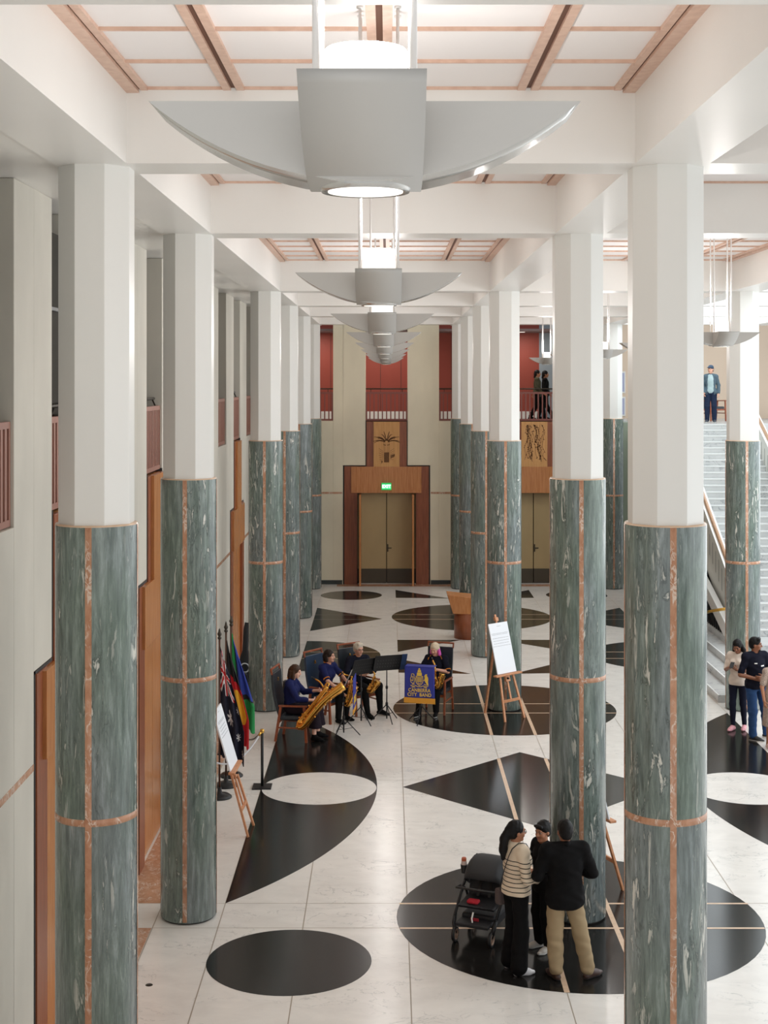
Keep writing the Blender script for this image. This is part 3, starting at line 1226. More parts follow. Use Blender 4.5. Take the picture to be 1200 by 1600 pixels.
make_easel((-1.955, 20.66, 0), R(90 - 3), 'beech easel beside the second left column, in front of the flags', R(16.5), True,
           'white printed board on the easel by the flags, seen edge-on', hl=1.7)
f0, f1, bk = Vector((2.18, 27.23, 0)), Vector((2.64, 27.65, 0)), Vector((1.94, 28.07, 0))
mid = (f0 + f1) / 2
make_easel(tuple(mid), math.atan2(0.42, 0.46), 'beech easel against the third right column beside the band', R(15), True, 'tall white notice board on the easel near the band banner', hl=1.72, bw=0.52, bh=0.96, bz=0.86)
make_easel((2.86, 18.52, 0), R(90 + 24), 'beech easel half hidden behind the second right column', R(15), True, 'notice board hidden behind the second right column', hl=1.7)

# ---- stanchions and ropes
def stanchion(loc, label):
    t = thing('rope_stanchion', label, 'stanchion', loc, 0, 'black rope stanchions by the flags')
    b = B()
    box(b, -0.15, 0.15, -0.15, 0.15, 0, 0.025)
    obj('base_plate', b, M['blackmetal'], t, bevel=0.004)
    b = B()
    tube(b, [(0, 0, 0.02), (0, 0, 0.88)], 0.023, 14)
    obj('post', b, M['blackmetal'], t)
    b = B()
    lathe(b, [(0.023, 0.86), (0.034, 0.87), (0.034, 0.905), (0.026, 0.92), (0, 0.925)], 16)
    obj('brass_cap', b, M['brass'], t)
    return t


st0 = stanchion((-1.99, 22.9, 0), 'black rope post with square base on the white disc edge')
copy_tree(st0, (-2.90, 21.9, 0), 0, 'black rope post hidden behind the second left column')
copy_tree(st0, (-2.78, 25.0, 0), 0, 'black rope post behind the flag cloths')


def rope(a, b_, sag, m, label):
    b = B()
    A, E = Vector(a), Vector(b_)
    pts = []
    for k in range(25):
        s = k / 24
        p = A.lerp(E, s)
        p.z -= sag * 4 * s * (1 - s)
        pts.append(p)
    tube(b, pts, 0.014, 8)
    t = obj('barrier_rope', b, m)
    tag(t, label, 'barrier rope')
    for q, s in ((pts[0], 1), (pts[-1], -1)):
        b = B()
        d = (pts[1] - pts[0]) if s > 0 else (pts[-2] - pts[-1])
        tube(b, [q - d * 0.3, q + d * 0.8], 0.02, 8)
        obj('end_fitting', b, M['brass'], t)


rope((-2.01, 22.88, 0.87), (-2.88, 21.92, 0.87), 0.36, mat('silver_rope', (0.62, 0.62, 0.64, 1), 0.45), 'silver-grey rope sagging from the post towards the near column')
rope((-2.01, 22.92, 0.87), (-2.76, 24.98, 0.87), 0.33, mat('charcoal_rope', (0.09, 0.085, 0.085, 1), 0.5), 'dark rope sagging from the post back towards the flags')


# ---- flags on poles
def flag_cloth(top, drop, width, folds, seed, rz, out):
    """Cloth gathered at the top on the pole and hanging in folds. Returns grid of points and (u,v)."""
    nu, nv = 110, 170
    G = []
    for j in range(nv + 1):
        v = j / nv
        row = []
        for i in range(nu + 1):
            u = i / nu
            spread = width * (0.18 + 0.82 * min(1, v * 1.5) ** 0.8)
            x = u * spread
            amp = (0.012 + 0.05 * v) * (0.4 + 0.6 * u)
            yv = amp * math.sin(u * folds * PI + seed + 0.8 * v)
            zz = top - v * drop - u * (0.30 + 0.1 * math.sin(seed)) * (1 - v * 0.55) + 0.012 * math.sin(u * folds * PI * 2)
            row.append((x, yv, zz))
        G.append(row)
    return G, nu, nv


def make_flag(loc, rz, label, pname, colourer, mats, seed, width=0.42, drop=1.62, folds=5):
    t = thing('flag', label, 'flag', loc, rz, 'flags on indoor poles')
    b = B()
    lathe(b, [(0, 0), (0.19, 0), (0.19, 0.02), (0.15, 0.05), (0.04, 0.07), (0.03, 0.16), (0.0, 0.16)], 28)
    obj('round_base', b, M['blackmetal'], t)
    b = B()
    tube(b, [(0, 0, 0.1), (0, 0, 2.45)], 0.016, 12)
    obj('pole', b, M['polewood'], t)
    b = B()
    lathe(b, [(0.016, 2.44), (0.03, 2.45), (0.03, 2.475), (0.018, 2.485), (0.032, 2.51), (0.034, 2.53), (0.02, 2.555), (0.014, 2.59), (0.0, 2.62)], 16)
    obj('finial', b, M['bronze'], t)
    G, nu, nv = flag_cloth(2.40, drop, width, folds, seed, 0, 1)
    b = B()
    vs = [[b.verts.new(p) for p in row] for row in G]
    for j in range(nv):
        for i in range(nu):
            f = b.faces.new((vs[j][i], vs[j][i + 1], vs[j + 1][i + 1], vs[j + 1][i]))
            f.smooth = True
            f.material_index = colourer((i + 0.5) / nu, (j + 0.5) / nv)
    me = bpy.data.meshes.new('cloth')
    b.to_mesh(me)
    b.free()
    for m in mats:
        me.materials.append(m)
    o = bpy.data.objects.new('cloth', me)
    C.objects.link(o)
    o.parent = t
    sm = o.modifiers.new('thickness', 'SOLIDIFY')
    sm.thickness = 0.004
    return t


M['polewood'] = wood('dark_flag_pole', srgb(60, 34, 22), srgb(84, 50, 32), 0.35)
cl = lambda n, r, g, b_: mat(n, srgb(r, g, b_), 0.75)
F = {'navy': cl('flag_navy', 14, 16, 40), 'white': cl('flag_white', 225, 222, 222), 'fred': cl('flag_red', 196, 22, 34), 'fblack': cl('flag_black', 14, 12, 14),
     'fyellow': cl('flag_yellow', 240, 178, 40), 'fgreen': cl('flag_green', 20, 128, 62), 'fblue': cl('flag_blue', 36, 58, 150)}


def col_au(u, v):
    # union flag in the canton (hanging), white stars on navy
    if v < 0.42 and u < 0.8:
        a = u / 0.8
        c = v / 0.42
        if abs(a - 0.5) < 0.09 or abs(c - 0.5) < 0.07:
            return 2 if abs(a - 0.5) < 0.05 or abs(c - 0.5) < 0.04 else 1
        if abs(a - c) < 0.13 or abs(a + c - 1) < 0.13:
            return 2 if abs(a - c) < 0.05 or abs(a + c - 1) < 0.05 else 1
        return 0
    for (su, sv, r) in ((0.45, 0.62, 0.075), (0.85, 0.5, 0.04), (0.75, 0.75, 0.04), (0.55, 0.88, 0.04), (0.92, 0.9, 0.04)):
        dx, dy = (u - su) * 0.6, (v - sv)
        rr = math.hypot(dx, dy)
        if rr < r * (0.62 + 0.38 * math.cos(7 * math.atan2(dy, dx))):
            return 1
    return 0


def col_ab(u, v):
    if (u - 0.62) ** 2 / 0.075 + (v - 0.60) ** 2 / 0.034 < 1:
        return 2
    return 0 if (v < 0.33 or (u < 0.28 and v < .8)) else 1


def col_ts(u, v):
    if u < 0.27 or (u > 0.78 and v > .62):
        return 0
    if u < 0.36 or (v > 0.60 and u > 0.5 and v < 0.66):
        return 1
    if v > .66 and u > .5:
        return 0
    return 2


make_flag((-2.60, 22.34, 0), R(-8), 'navy flag with white stars on the pole nearest the second column', 'a', col_au, [F['navy'], F['white'], F['fred']], 0.3, 0.40, 1.75)
make_flag((-2.57, 22.97, 0), R(-14), 'black, red and yellow flag, middle of the three', 'b', col_ab, [F['fblack'], F['fred'], F['fyellow']], 1.4, 0.40, 1.62)
make_flag((-2.55, 23.55, 0), R(-18), 'green and blue flag, the furthest of the three on poles', 'c', col_ts, [F['fgreen'], F['fblack'], F['fblue']], 2.2, 0.42, 1.5)


# ---- tall-backed timber chairs
def make_chair(loc, face, label, leather):
    """face = (dx, dy) the way the sitter looks; local -y is forward."""
    rz = math.atan2(face[1], face[0]) + PI / 2
    t = thing('high_back_chair', label, 'chair', loc, rz, 'high-backed timber and leather chairs of the band')
    W, D, H = 0.27, 0.25, 0.46
    b = B()
    box(b, -W + 0.03, W - 0.03, -D, D - 0.02, H - 0.09, H)
    obj('seat', b, leather, t, bevel=0.03)
    b = B()
    # padded back: gently bowed sheet
    pts = []
    n = 14
    for k in range(n + 1):
        s = k / n
        z = 0.40 + 0.80 * s
        y = 0.22 + 0.17 * s + 0.035 * math.sin(PI * s) - 0.02 * s
        pts.append((y, z))
    out = [(p[0] - 0.03, p[1]) for p in pts] + [(p[0] + 0.02, p[1]) for p in pts[::-1]]
    fs = prism(b, out, 'x', -W + 0.015, W - 0.015)
    bk = obj('backrest', b, leather, t, bevel=0.006)
    b = B()
    for k in range(5):
        a = -0.8 + 0.4 * k
        bar(b, (0.0, 0.3225, 1.06), (0.035 * math.sin(a), 0.327, 1.06 + 0.035 * math.cos(a)), 0.006, 0.006)
    box(b, -0.028, 0.028, 0.318, 0.324, 1.035, 1.058)
    em = obj('stamped_emblem', b, M['brass'], bk)
    b = B()
    bar(b, (-W, 0.385, 1.275), (W, 0.385, 1.275), 0.035, 0.03)
    for s in (-1, 1):
        bar(b, (s * (W - 0.012), 0.365, 1.18), (s * (W - 0.012), 0.388, 1.285), 0.026, 0.03)
    obj('top_rail', b, M['chairwood'], t, bevel=0.004)
    for s in (-1, 1):
        b = B()
        bar(b, (s * W, 0.30, 0.0), (s * W, 0.20, 0.62), 0.035, 0.045, up=Vector((0, 1, 0)))
        obj('leg', b, M['chairwood'], t, bevel=0.004)
        b = B()
        bar(b, (s * W, -0.27, 0.0), (s * W, -0.23, 0.64), 0.035, 0.045, up=Vector((0, 1, 0)))
        obj('leg', b, M['chairwood'], t, bevel=0.004)
        b = B()
        bar(b, (s * W, 0.24, 0.635), (s * W, -0.28, 0.645), 0.045, 0.03)
        obj('armrest', b, M['chairwood'], t, bevel=0.006)
        b = B()
        bar(b, (s * W, 0.26, 0.25), (s * W, -0.25, 0.25), 0.02, 0.025)
        obj('stretcher', b, M['chairwood'], t)
    b = B()
    bar(b, (-W, -0.235, 0.36), (W, -0.235, 0.36), 0.03, 0.05)
    bar(b, (-W, 0.23, 0.36), (W, 0.23, 0.36), 0.03, 0.05)
    obj('seat_rail', b, M['chairwood'], t)
    return t


CH = {'A': (Vector((-1.66, 26.02, 0)), (0.98, -0.2)), 'B': (Vector((-1.13, 27.45, 0)), (0.80, -0.60)),
      'C': (Vector((-0.55, 28.1, 0)), (0.60, -0.80)), 'D': (Vector((0.92, 28.16, 0)), (-0.33, -0.944))}
make_chair(CH['A'][0], CH['A'][1], 'black leather chair at the left end, under the large saxophone player', M['leather'])
make_chair(CH['B'][0], CH['B'][1], 'blue-sheened leather chair behind the laughing woman', M['navyleather'])
make_chair(CH['C'][0], CH['C'][1], 'dark leather chair under the white-haired man', M['leather'])
make_chair(CH['D'][0], CH['D'][1], 'dark chair behind the pink-haired player and the banner', M['leather'])
c2 = make_chair((9.6, 45.3, 5.17), (0.3, -0.95), 'dark chair with timber legs upstairs behind the standing man', M['leather'])
copy_tree(c2, (10.25, 45.5, 5.17), R(20), 'second dark upstairs chair, nearer the stair top column')


# ---- music stands
def music_stand(loc, face, label, hz=1.02, tilt=R(25), w=0.52, h=0.34):
    """face: direction the desk's reading side looks (towards the player)."""
    rz = math.atan2(face[1], face[0]) + PI / 2
    t = thing('music_stand', label, 'music stand', loc, rz, 'black folding music stands')
    b = B()
    tube(b, [(0, 0, 0.06), (0, 0, hz - 0.02)], [0.014, 0.010], 10)
    obj('pole', b, M['blackmetal'], t)
    for k in range(3):
        a = R(90 + 120 * k)
        b = B()
        tube(b, [(0, 0, 0.33), (0.30 * math.cos(a), 0.30 * math.sin(a), 0.014)], 0.010, 8)
        tube(b, [(0, 0, 0.12), (0.17 * math.cos(a), 0.17 * math.sin(a), 0.15)], 0.005, 6)
        obj('leg', b, M['blackmetal'], t)
    b = B()
    lathe(b, [(0.016, 0.62), (0.024, 0.63), (0.024, 0.67), (0.016, 0.68)], 12)
    lathe(b, [(0.016, 0.30), (0.026, 0.31), (0.026, 0.36), (0.016, 0.37)], 12)
    obj('collar', b, M['blackmetal'], t)
    rm = Matrix.Translation((0, 0.02, hz)) @ Matrix.Rotation(-tilt, 4, 'X')
    b = B()
    box(b, -w / 2, w / 2, 0, 0.008, -0.05, h - 0.05)
    box(b, -w / 2, w / 2, -0.05, 0.0, -0.058, -0.05)
    for v in b.verts:
        v.co = rm @ v.co
    dk = obj('desk', b, M['blackmetal'], t, bevel=0.002)
    b = B()
    for i in range(9):
        for j in range(3):
            x, z = -w / 2 + 0.07 + i * (w - 0.14) / 8, 0.04 + j * 0.07
            vs = [b.verts.new(rm @ Vector((x + 0.009 * math.cos(q * PI / 4), 0.0095, z + 0.009 * math.sin(q * PI / 4)))) for q in range(8)]
            b.faces.new(vs)
    obj('punched_holes', b, mat('hole_grey', (0.05, 0.05, 0.05, 1), 0.6), dk)
    return t, rm


def sheet(stand, rm, label, w=0.30, h=0.30, x=0.0):
    b = B()
    box(b, x - w / 2, x + w / 2, -0.008, -0.002, -0.045, -0.045 + h)
    for v in b.verts:
        v.co = rm @ v.co
    for i in range(10):
        z = 0.0 + 0.023 * i
        vs = box(b, x - w / 2 + 0.02, x + w / 2 - 0.02, -0.0088, -0.0081, z, z + 0.004, 1)
        for v in vs:
            v.co = rm @ v.co
    o = obj('sheet_music', b, [M['paper'], M['ink']])
    o.location, o.rotation_euler = stand.location, stand.rotation_euler
    tag(o, label, 'sheet music', 'sheet music on the stands')


s1, rm1 = music_stand((-0.80, 26.22, 0), (-1, 0.05), 'black music stand of the woman with the large saxophone, seen edge-on', 0.90)
sheet(s1, rm1, 'sheet music on the edge-on stand before the large saxophone', 0.46, 0.32)
s2, rm2 = music_stand((-0.50, 27.12, 0), (-0.62, 0.78), 'black music stand between laughing woman and white-haired man', 0.98)
sheet(s2, rm2, 'sheet music on the stand by the narrow banner', 0.40, 0.30)
s3, rm3 = music_stand((-0.02, 27.3, 0), (-0.35, 0.94), 'wide black music stand before the white-haired man', 1.02, w=0.56)
b = B()
box(b, -0.36, -0.255, 0.009, 0.02, -0.05, 0.30)
for v in b.verts:
    v.co = rm3 @ v.co
o = obj('music_folder', b, mat('navy_folder', srgb(34, 52, 82), 0.5))
o.location, o.rotation_euler = s3.location, s3.rotation_euler
tag(o, 'navy folder at the right edge of the wide music stand', 'folder')
s4, rm4 = music_stand((0.62, 27.2, 0), (0.25, 0.97), 'black music stand carrying the blue fringed banner', 0.80, w=0.5)


# ---- the band banners
M['banner'] = mat('banner_blue', srgb(40, 48, 138), 0.7)
M['bgold'] = mat('banner_gold', srgb(222, 186, 70), 0.6)
M['fringe'] = mat('gold_fringe', srgb(214, 150, 40), 0.6, bump=(160, 0.6))
b = B()
W2, HB2 = 0.285, 0.60
rzb = math.atan2(-0.97, -0.25) + PI / 2
tb = thing('banner', 'blue hanging banner with gold crest, CANBERRA CITY BAND lettering and gold fringe', 'banner', (0.595, 27.06, 0), rzb, 'band banners')
nu, nv = 24, 20
vs = []
for j in range(nv + 1):
    row = []
    for i in range(nu + 1):
        u, v = i / nu, j / nv
        row.append(b.verts.new(((u - 0.5) * 2 * W2 * (1 + 0.02 * v), -0.012 + 0.006 * math.sin(u * 9 + 1) * v, 1.085 - 0.585 * v)))
    vs.append(row)
for j in range(nv):
    for i in range(nu):
        f = b.faces.new((vs[j][i], vs[j][i + 1], vs[j + 1][i + 1], vs[j + 1][i]))
        f.smooth = True
bo = obj('cloth', b, M['banner'], tb)
bo.modifiers.new('s', 'SOLIDIFY').thickness = 0.006
b = B()
box(b, -W2, W2, -0.016, 0.20, 1.083, 1.09)
obj('top_fold', b, M['banner'], tb, bevel=0.003)
b = B()
for k in range(60):
    x = -W2 * 1.03 + 2 * W2 * 1.03 * k / 59
    box(b, x - 0.0055, x + 0.0055, -0.02 - 0.003 * (k % 2), -0.006, 0.405 + 0.006 * math.sin(k * 2.1), 0.505)
obj('fringe', b, M['fringe'], tb)
tm = Matrix.Translation((0, -0.024, 0)) @ Matrix.Rotation(PI / 2, 4, 'X')
text_mesh('lettering', 'CANBERRA\nCITY  BAND', 0.092, 0.003, M['bgold'], tb, Matrix.Translation((0, -0.024, 0.605)) @ Matrix.Rotation(PI / 2, 4, 'X'), bold=0.0012, xscale=0.88, spacing=1.04)
# crest: crowned castle on a shield between two standing swans, on a ground line
b = B()
Y0 = -0.023


def blob2(pts, w):
    for p, q in zip(pts, pts[1:]):
        bar(b, (p[0], Y0, p[1]), (q[0], Y0, q[1]), 0.004, w, up=Vector((0, 0, 1)) if abs(p[0] - q[0]) > abs(p[1] - q[1]) else Vector((1, 0, 0)))


def disc(cx, cz, rx, rz_, n=16):
    f = b.faces.new([b.verts.new((cx + rx * math.cos(2 * PI * k / n), Y0 - 0.002, cz + rz_ * math.sin(2 * PI * k / n))) for k in range(n)])


def plate(pts):
    b.faces.new([b.verts.new((x, Y0 - 0.0015, z)) for x, z in pts])


plate([(-0.045, 0.98), (0.045, 0.98), (0.05, 0.93), (-0.05, 0.93)])
plate([(-0.028, 1.03), (0.028, 1.03), (0.036, 0.985), (-0.036, 0.985)])
plate([(-0.012, 1.062), (0.012, 1.062), (0.02, 1.035), (-0.02, 1.035)])
blob2([(-0.07, 0.905), (-0.03, 0.92), (0.03, 0.92), (0.07, 0.905)], 0.014)
blob2([(-0.065, 0.89), (-0.065, 0.80), (-0.03, 0.755), (0, 0.74), (0.03, 0.755), (0.065, 0.80), (0.065, 0.89), (-0.065, 0.89)], 0.011)
for z in (0.865, 0.84, 0.815):
    blob2([(-0.04, z), (0.04, z)], 0.008)
for x in (-0.04, -0.013, 0.013, 0.04):
    blob2([(x, 0.80), (x, 0.88)], 0.009)
blob2([(-0.03, 0.79), (0, 0.765), (0.03, 0.79)], 0.010)
# right bird solid gold, left bird in outline
disc(0.125, 0.93, 0.022, 0.024)
disc(0.135, 0.86, 0.036, 0.066)
plate([(0.115, 0.81), (0.165, 0.83), (0.175, 0.745), (0.15, 0.75)])
blob2([(0.095, 0.90), (0.105, 0.93), (0.12, 0.95), (0.15, 0.95)], 0.010)
blob2([(0.08, 0.83), (0.11, 0.86)], 0.012)
for q in ([(-0.15, 0.95), (-0.12, 0.955), (-0.10, 0.935), (-0.105, 0.90), (-0.085, 0.86)], [(-0.15, 0.95), (-0.155, 0.90), (-0.17, 0.86), (-0.165, 0.80), (-0.13, 0.77), (-0.10, 0.79), (-0.085, 0.86)],
          [(-0.14, 0.91), (-0.12, 0.87), (-0.125, 0.82)], [(-0.16, 0.84), (-0.13, 0.82)]):
    blob2(q, 0.010)
for s in (-1, 1):
    blob2([(s * 0.17, 0.735), (s * 0.12, 0.72), (s * 0.07, 0.735), (s * 0.03, 0.715), (0, 0.72)], 0.012)
    blob2([(s * 0.14, 0.75), (s * 0.09, 0.765)], 0.012)
    blob2([(s * 0.08, 0.705), (s * 0.15, 0.70)], 0.009)
obj('crest', b, M['bgold'], tb)

# the second banner hangs on the edge-on stand
tb2 = thing('banner', 'narrow blue and gold banner edge seen hanging from the edge-on music stand', 'banner', (-0.62, 26.33, 0), R(90 - 4), 'band banners')
b = B()
box(b, -0.27, 0.27, -0.018, -0.008, 0.50, 1.06)
obj('cloth', b, M['banner'], tb2)
b = B()
for k in range(40):
    x = -0.27 + 0.54 * k / 39
    box(b, x - 0.006, x + 0.006, -0.018, -0.006, 0.41, 0.505)
obj('fringe', b, M['fringe'], tb2)
text_mesh('lettering', 'CANBERRA\nCITY  BAND', 0.088, 0.003, M['bgold'], tb2, Matrix.Translation((0, -0.022, 0.64)) @ Matrix.Rotation(PI / 2, 4, 'X'), bold=0.0012, xscale=0.86)


# ---- instruments
def saxophone(name, label, path, radii, neck, bell_dir, group, keys=26, crook=True):
    """path: body tube points from the neck joint down to the bow and up to the bell."""
    def smooth(P, Rr, n=5):
        P = [Vector(p) for p in P]
        Q = [P[0] * 2 - P[1]] + P + [P[-1] * 2 - P[-2]]
        out, ro = [], []
        for i in range(len(P) - 1):
            a, b_, c, d = Q[i:i + 4]
            for k in range(n):
                s = k / n
                out.append(0.5 * (2 * b_ + (c - a) * s + (2 * a - 5 * b_ + 4 * c - d) * s * s + (3 * b_ - a - 3 * c + d) * s ** 3))
                ro.append(Rr[i] + (Rr[i + 1] - Rr[i]) * s)
        return out + [P[-1]], ro + [Rr[-1]]
    path, radii = smooth(path, radii)
    neck, _ = smooth(neck, [0.016] * len(neck), 3)
    t = thing(name, label, 'saxophone', (0, 0, 0), 0, group)
    b = B()
    tube(b, path, radii, 18)
    obj('body', b, M['gold'], t)
    b = B()
    tube(b, neck, [0.016] * (len(neck) - 1) + [0.011], 10)
    nk = obj('neck', b, M['gold'], t)
    b = B()
    d = (Vector(neck[-1]) - Vector(neck[-2])).normalized()
    tube(b, [Vector(neck[-1]) - d * 0.015, Vector(neck[-1]) + d * 0.08], [0.016, 0.009], 10)
    obj('mouthpiece', b, M['blackmetal'], t)
    rnd = random.Random(len(path) + keys)
    P = [Vector(p) for p in path]
    b = B()
    for k in range(keys):
        s = 0.04 + 0.9 * k / keys
        i = min(len(P) - 2, int(s * (len(P) - 1)))
        f = s * (len(P) - 1) - i
        p = P[i].lerp(P[i + 1], f)
        d = (P[i + 1] - P[i]).normalized()
        u, w = frame_of(d)
        a = rnd.uniform(0, 2 * PI)
        r = radii[i] * (1 - f) + radii[i + 1] * f
        o = u * math.cos(a) + w * math.sin(a)
        tube(b, [p + o * (r - 0.002), p + o * (r + 0.018)], [0.017, 0.019], 10)
    obj('key_cups', b, M['gold'], t)
    b = B()
    for a in (0.6, 1.9, 3.6):
        pts = []
        for i in range(1, len(P) - 2):
            d = (P[i + 1] - P[i - 1]).normalized()
            u, w = frame_of(d)
            pts.append(P[i] + (u * math.cos(a) + w * math.sin(a)) * (radii[i] + 0.017))
        tube(b, pts, 0.0045, 6)
    obj('key_rods', b, M['gold'], t)
    return t


def pix(px, py, d):
    """Point on the ray of a photograph pixel at depth d, used once to set out real positions."""
    return Vector(((px - 606) * d / FPX, d, EYE - (py - 595) * d / FPX))


# ---- bags against the wall behind the third column
def soft_bag(name, label, cat, loc, rz, sx, sy, sz, m, strap=True):
    t = thing(name, label, cat, loc, rz)
    b = B()
    vs = box(b, -sx / 2, sx / 2, -sy / 2, sy / 2, 0, sz)
    bmesh.ops.subdivide_edges(b, edges=b.edges[:], cuts=4, use_grid_fill=True)
    for v in b.verts:
        k = 1 + 0.10 * math.sin(PI * v.co.z / sz) - 0.12 * max(0, v.co.z / sz - 0.7)
        v.co.x *= k
        v.co.y *= k
    o = obj('body', b, m, t, bevel=0.02)
    for p in o.data.polygons:
        p.use_smooth = True
    b = B()
    box(b, -sx * 0.36, sx * 0.36, -sy / 2 * 1.1 - 0.05, -sy / 2 * 1.0, sz * 0.12, sz * 0.5)
    obj('front_pocket', b, m, t, bevel=0.02)
    if strap:
        b = B()
        tube(b, [(-sx * 0.2, 0, sz * 0.98), (-sx * 0.15, 0, sz * 1.1), (sx * 0.15, 0, sz * 1.1), (sx * 0.2, 0, sz * 0.98)], 0.014, 8)
        obj('handle', b, m, t)
    return t


M['nylon'] = mat('black_nylon', (0.014, 0.014, 0.016, 1), 0.6)
M['tan'] = mat('brown_leather_bag', srgb(112, 66, 42), 0.5)
soft_bag('instrument_case', 'black instrument case on the floor between the third column and the left chair', 'instrument case', (-1.99, 29.55, 0), R(-15), 0.34, 0.24, 0.30, M['nylon'])
soft_bag('backpack', 'black backpack standing behind the third left column by the flags', 'backpack', (-2.99, 28.75, 0), R(10), 0.38, 0.24, 0.62, M['nylon'])
soft_bag('handbag', 'brown bag on the floor below the black backpack', 'bag', (-2.88, 28.05, 0), R(25), 0.26, 0.14, 0.20, M['tan'])
t = thing('gig_bag', 'tall narrow black gig bag leaning behind the third left column', 'instrument bag', (-2.93, 29.35, 0))
b = B()
tube(b, [(0, 0, 0), (0, 0.02, 0.1), (0.02, .05, 0.5), (0.03, .08, 0.75), (0.03, .1, 0.95), (0.04, .14, 1.35), (0.06, 0.17, 1.5)], [0.12, 0.17, 0.16, 0.13, 0.06, 0.055, 0.05], 16, flat=0.5)
obj('body', b, M['nylon'], t)
b = B()
tube(b, [(0.03 + 0.09 * math.cos(a), -0.05, 0.62 + 0.09 * math.sin(a)) for a in np.linspace(0, 2 * PI, 25)], 0.012, 8)
obj('white_ring', b, M['paper'], t)

# ---- timber information desk behind the fourth right column
t = thing('information_desk', 'curved honey timber desk behind the fourth right column', 'desk', (2.02, 36.25, 0), 0)
b = B()
lathe(b, [(0.0, 0.0), (0.36, 0.0), (0.36, 0.66), (0.0, 0.66)], 28, a0=PI * 0.8, a1=PI * 1.9)
box(b, -0.2, 0.34, 0.02, 0.30, 0, 0.66)
obj('plinth', b, M['brown'], t)
b = B()
pts_lo = [(-0.40, 0.30), (-0.40, -0.30), (0.35, -0.42), (0.42, 0.30)]
lo = [b.verts.new((x, y, 0.64)) for x, y in pts_lo]
hi = [b.verts.new((x * 1.22 - 0.06, y * 1.1, z)) for (x, y), z in zip(pts_lo, (1.12, 1.12, 1.02, 1.02))]
b.faces.new(lo)
b.faces.new(hi)
for i in range(4):
    b.faces.new((lo[i], lo[(i + 1) % 4], hi[(i + 1) % 4], hi[i]))
obj('sloping_top', b, M['honey'], t, bevel=0.01)

# ---- framed pictures on the cream gallery wall
for k, (z0, z1, nm) in enumerate(((6.02, 6.75, 'upper'), (5.25, 5.90, 'lower'))):
    t = thing('framed_picture', f'dark and pale framed picture, {nm} of two on the upper gallery wall', 'picture', (7.72, 48.56, 0))
    b = B()
    box(b, -0.26, 0.26, 0.0, 0.035, z0, z1)
    obj('frame', b, M['paint'], t, bevel=0.004)
    b = B()
    box(b, -0.22, 0.22, -0.006, 0.0, z0 + 0.05, z1 - 0.05, 0)
    box(b, -0.16, -0.06, -0.008, -0.006, z0 + 0.05, z1 - 0.2, 1)
    box(b, 0.0, 0.14, -0.008, -0.006, z0 + 0.08, z1 - 0.1, 2)
    obj('print', b, [mat('print_lilac', srgb(176, 180, 210), 0.5), M['nylon'], mat('print_blue', srgb(120, 140, 180), 0.5)], t)


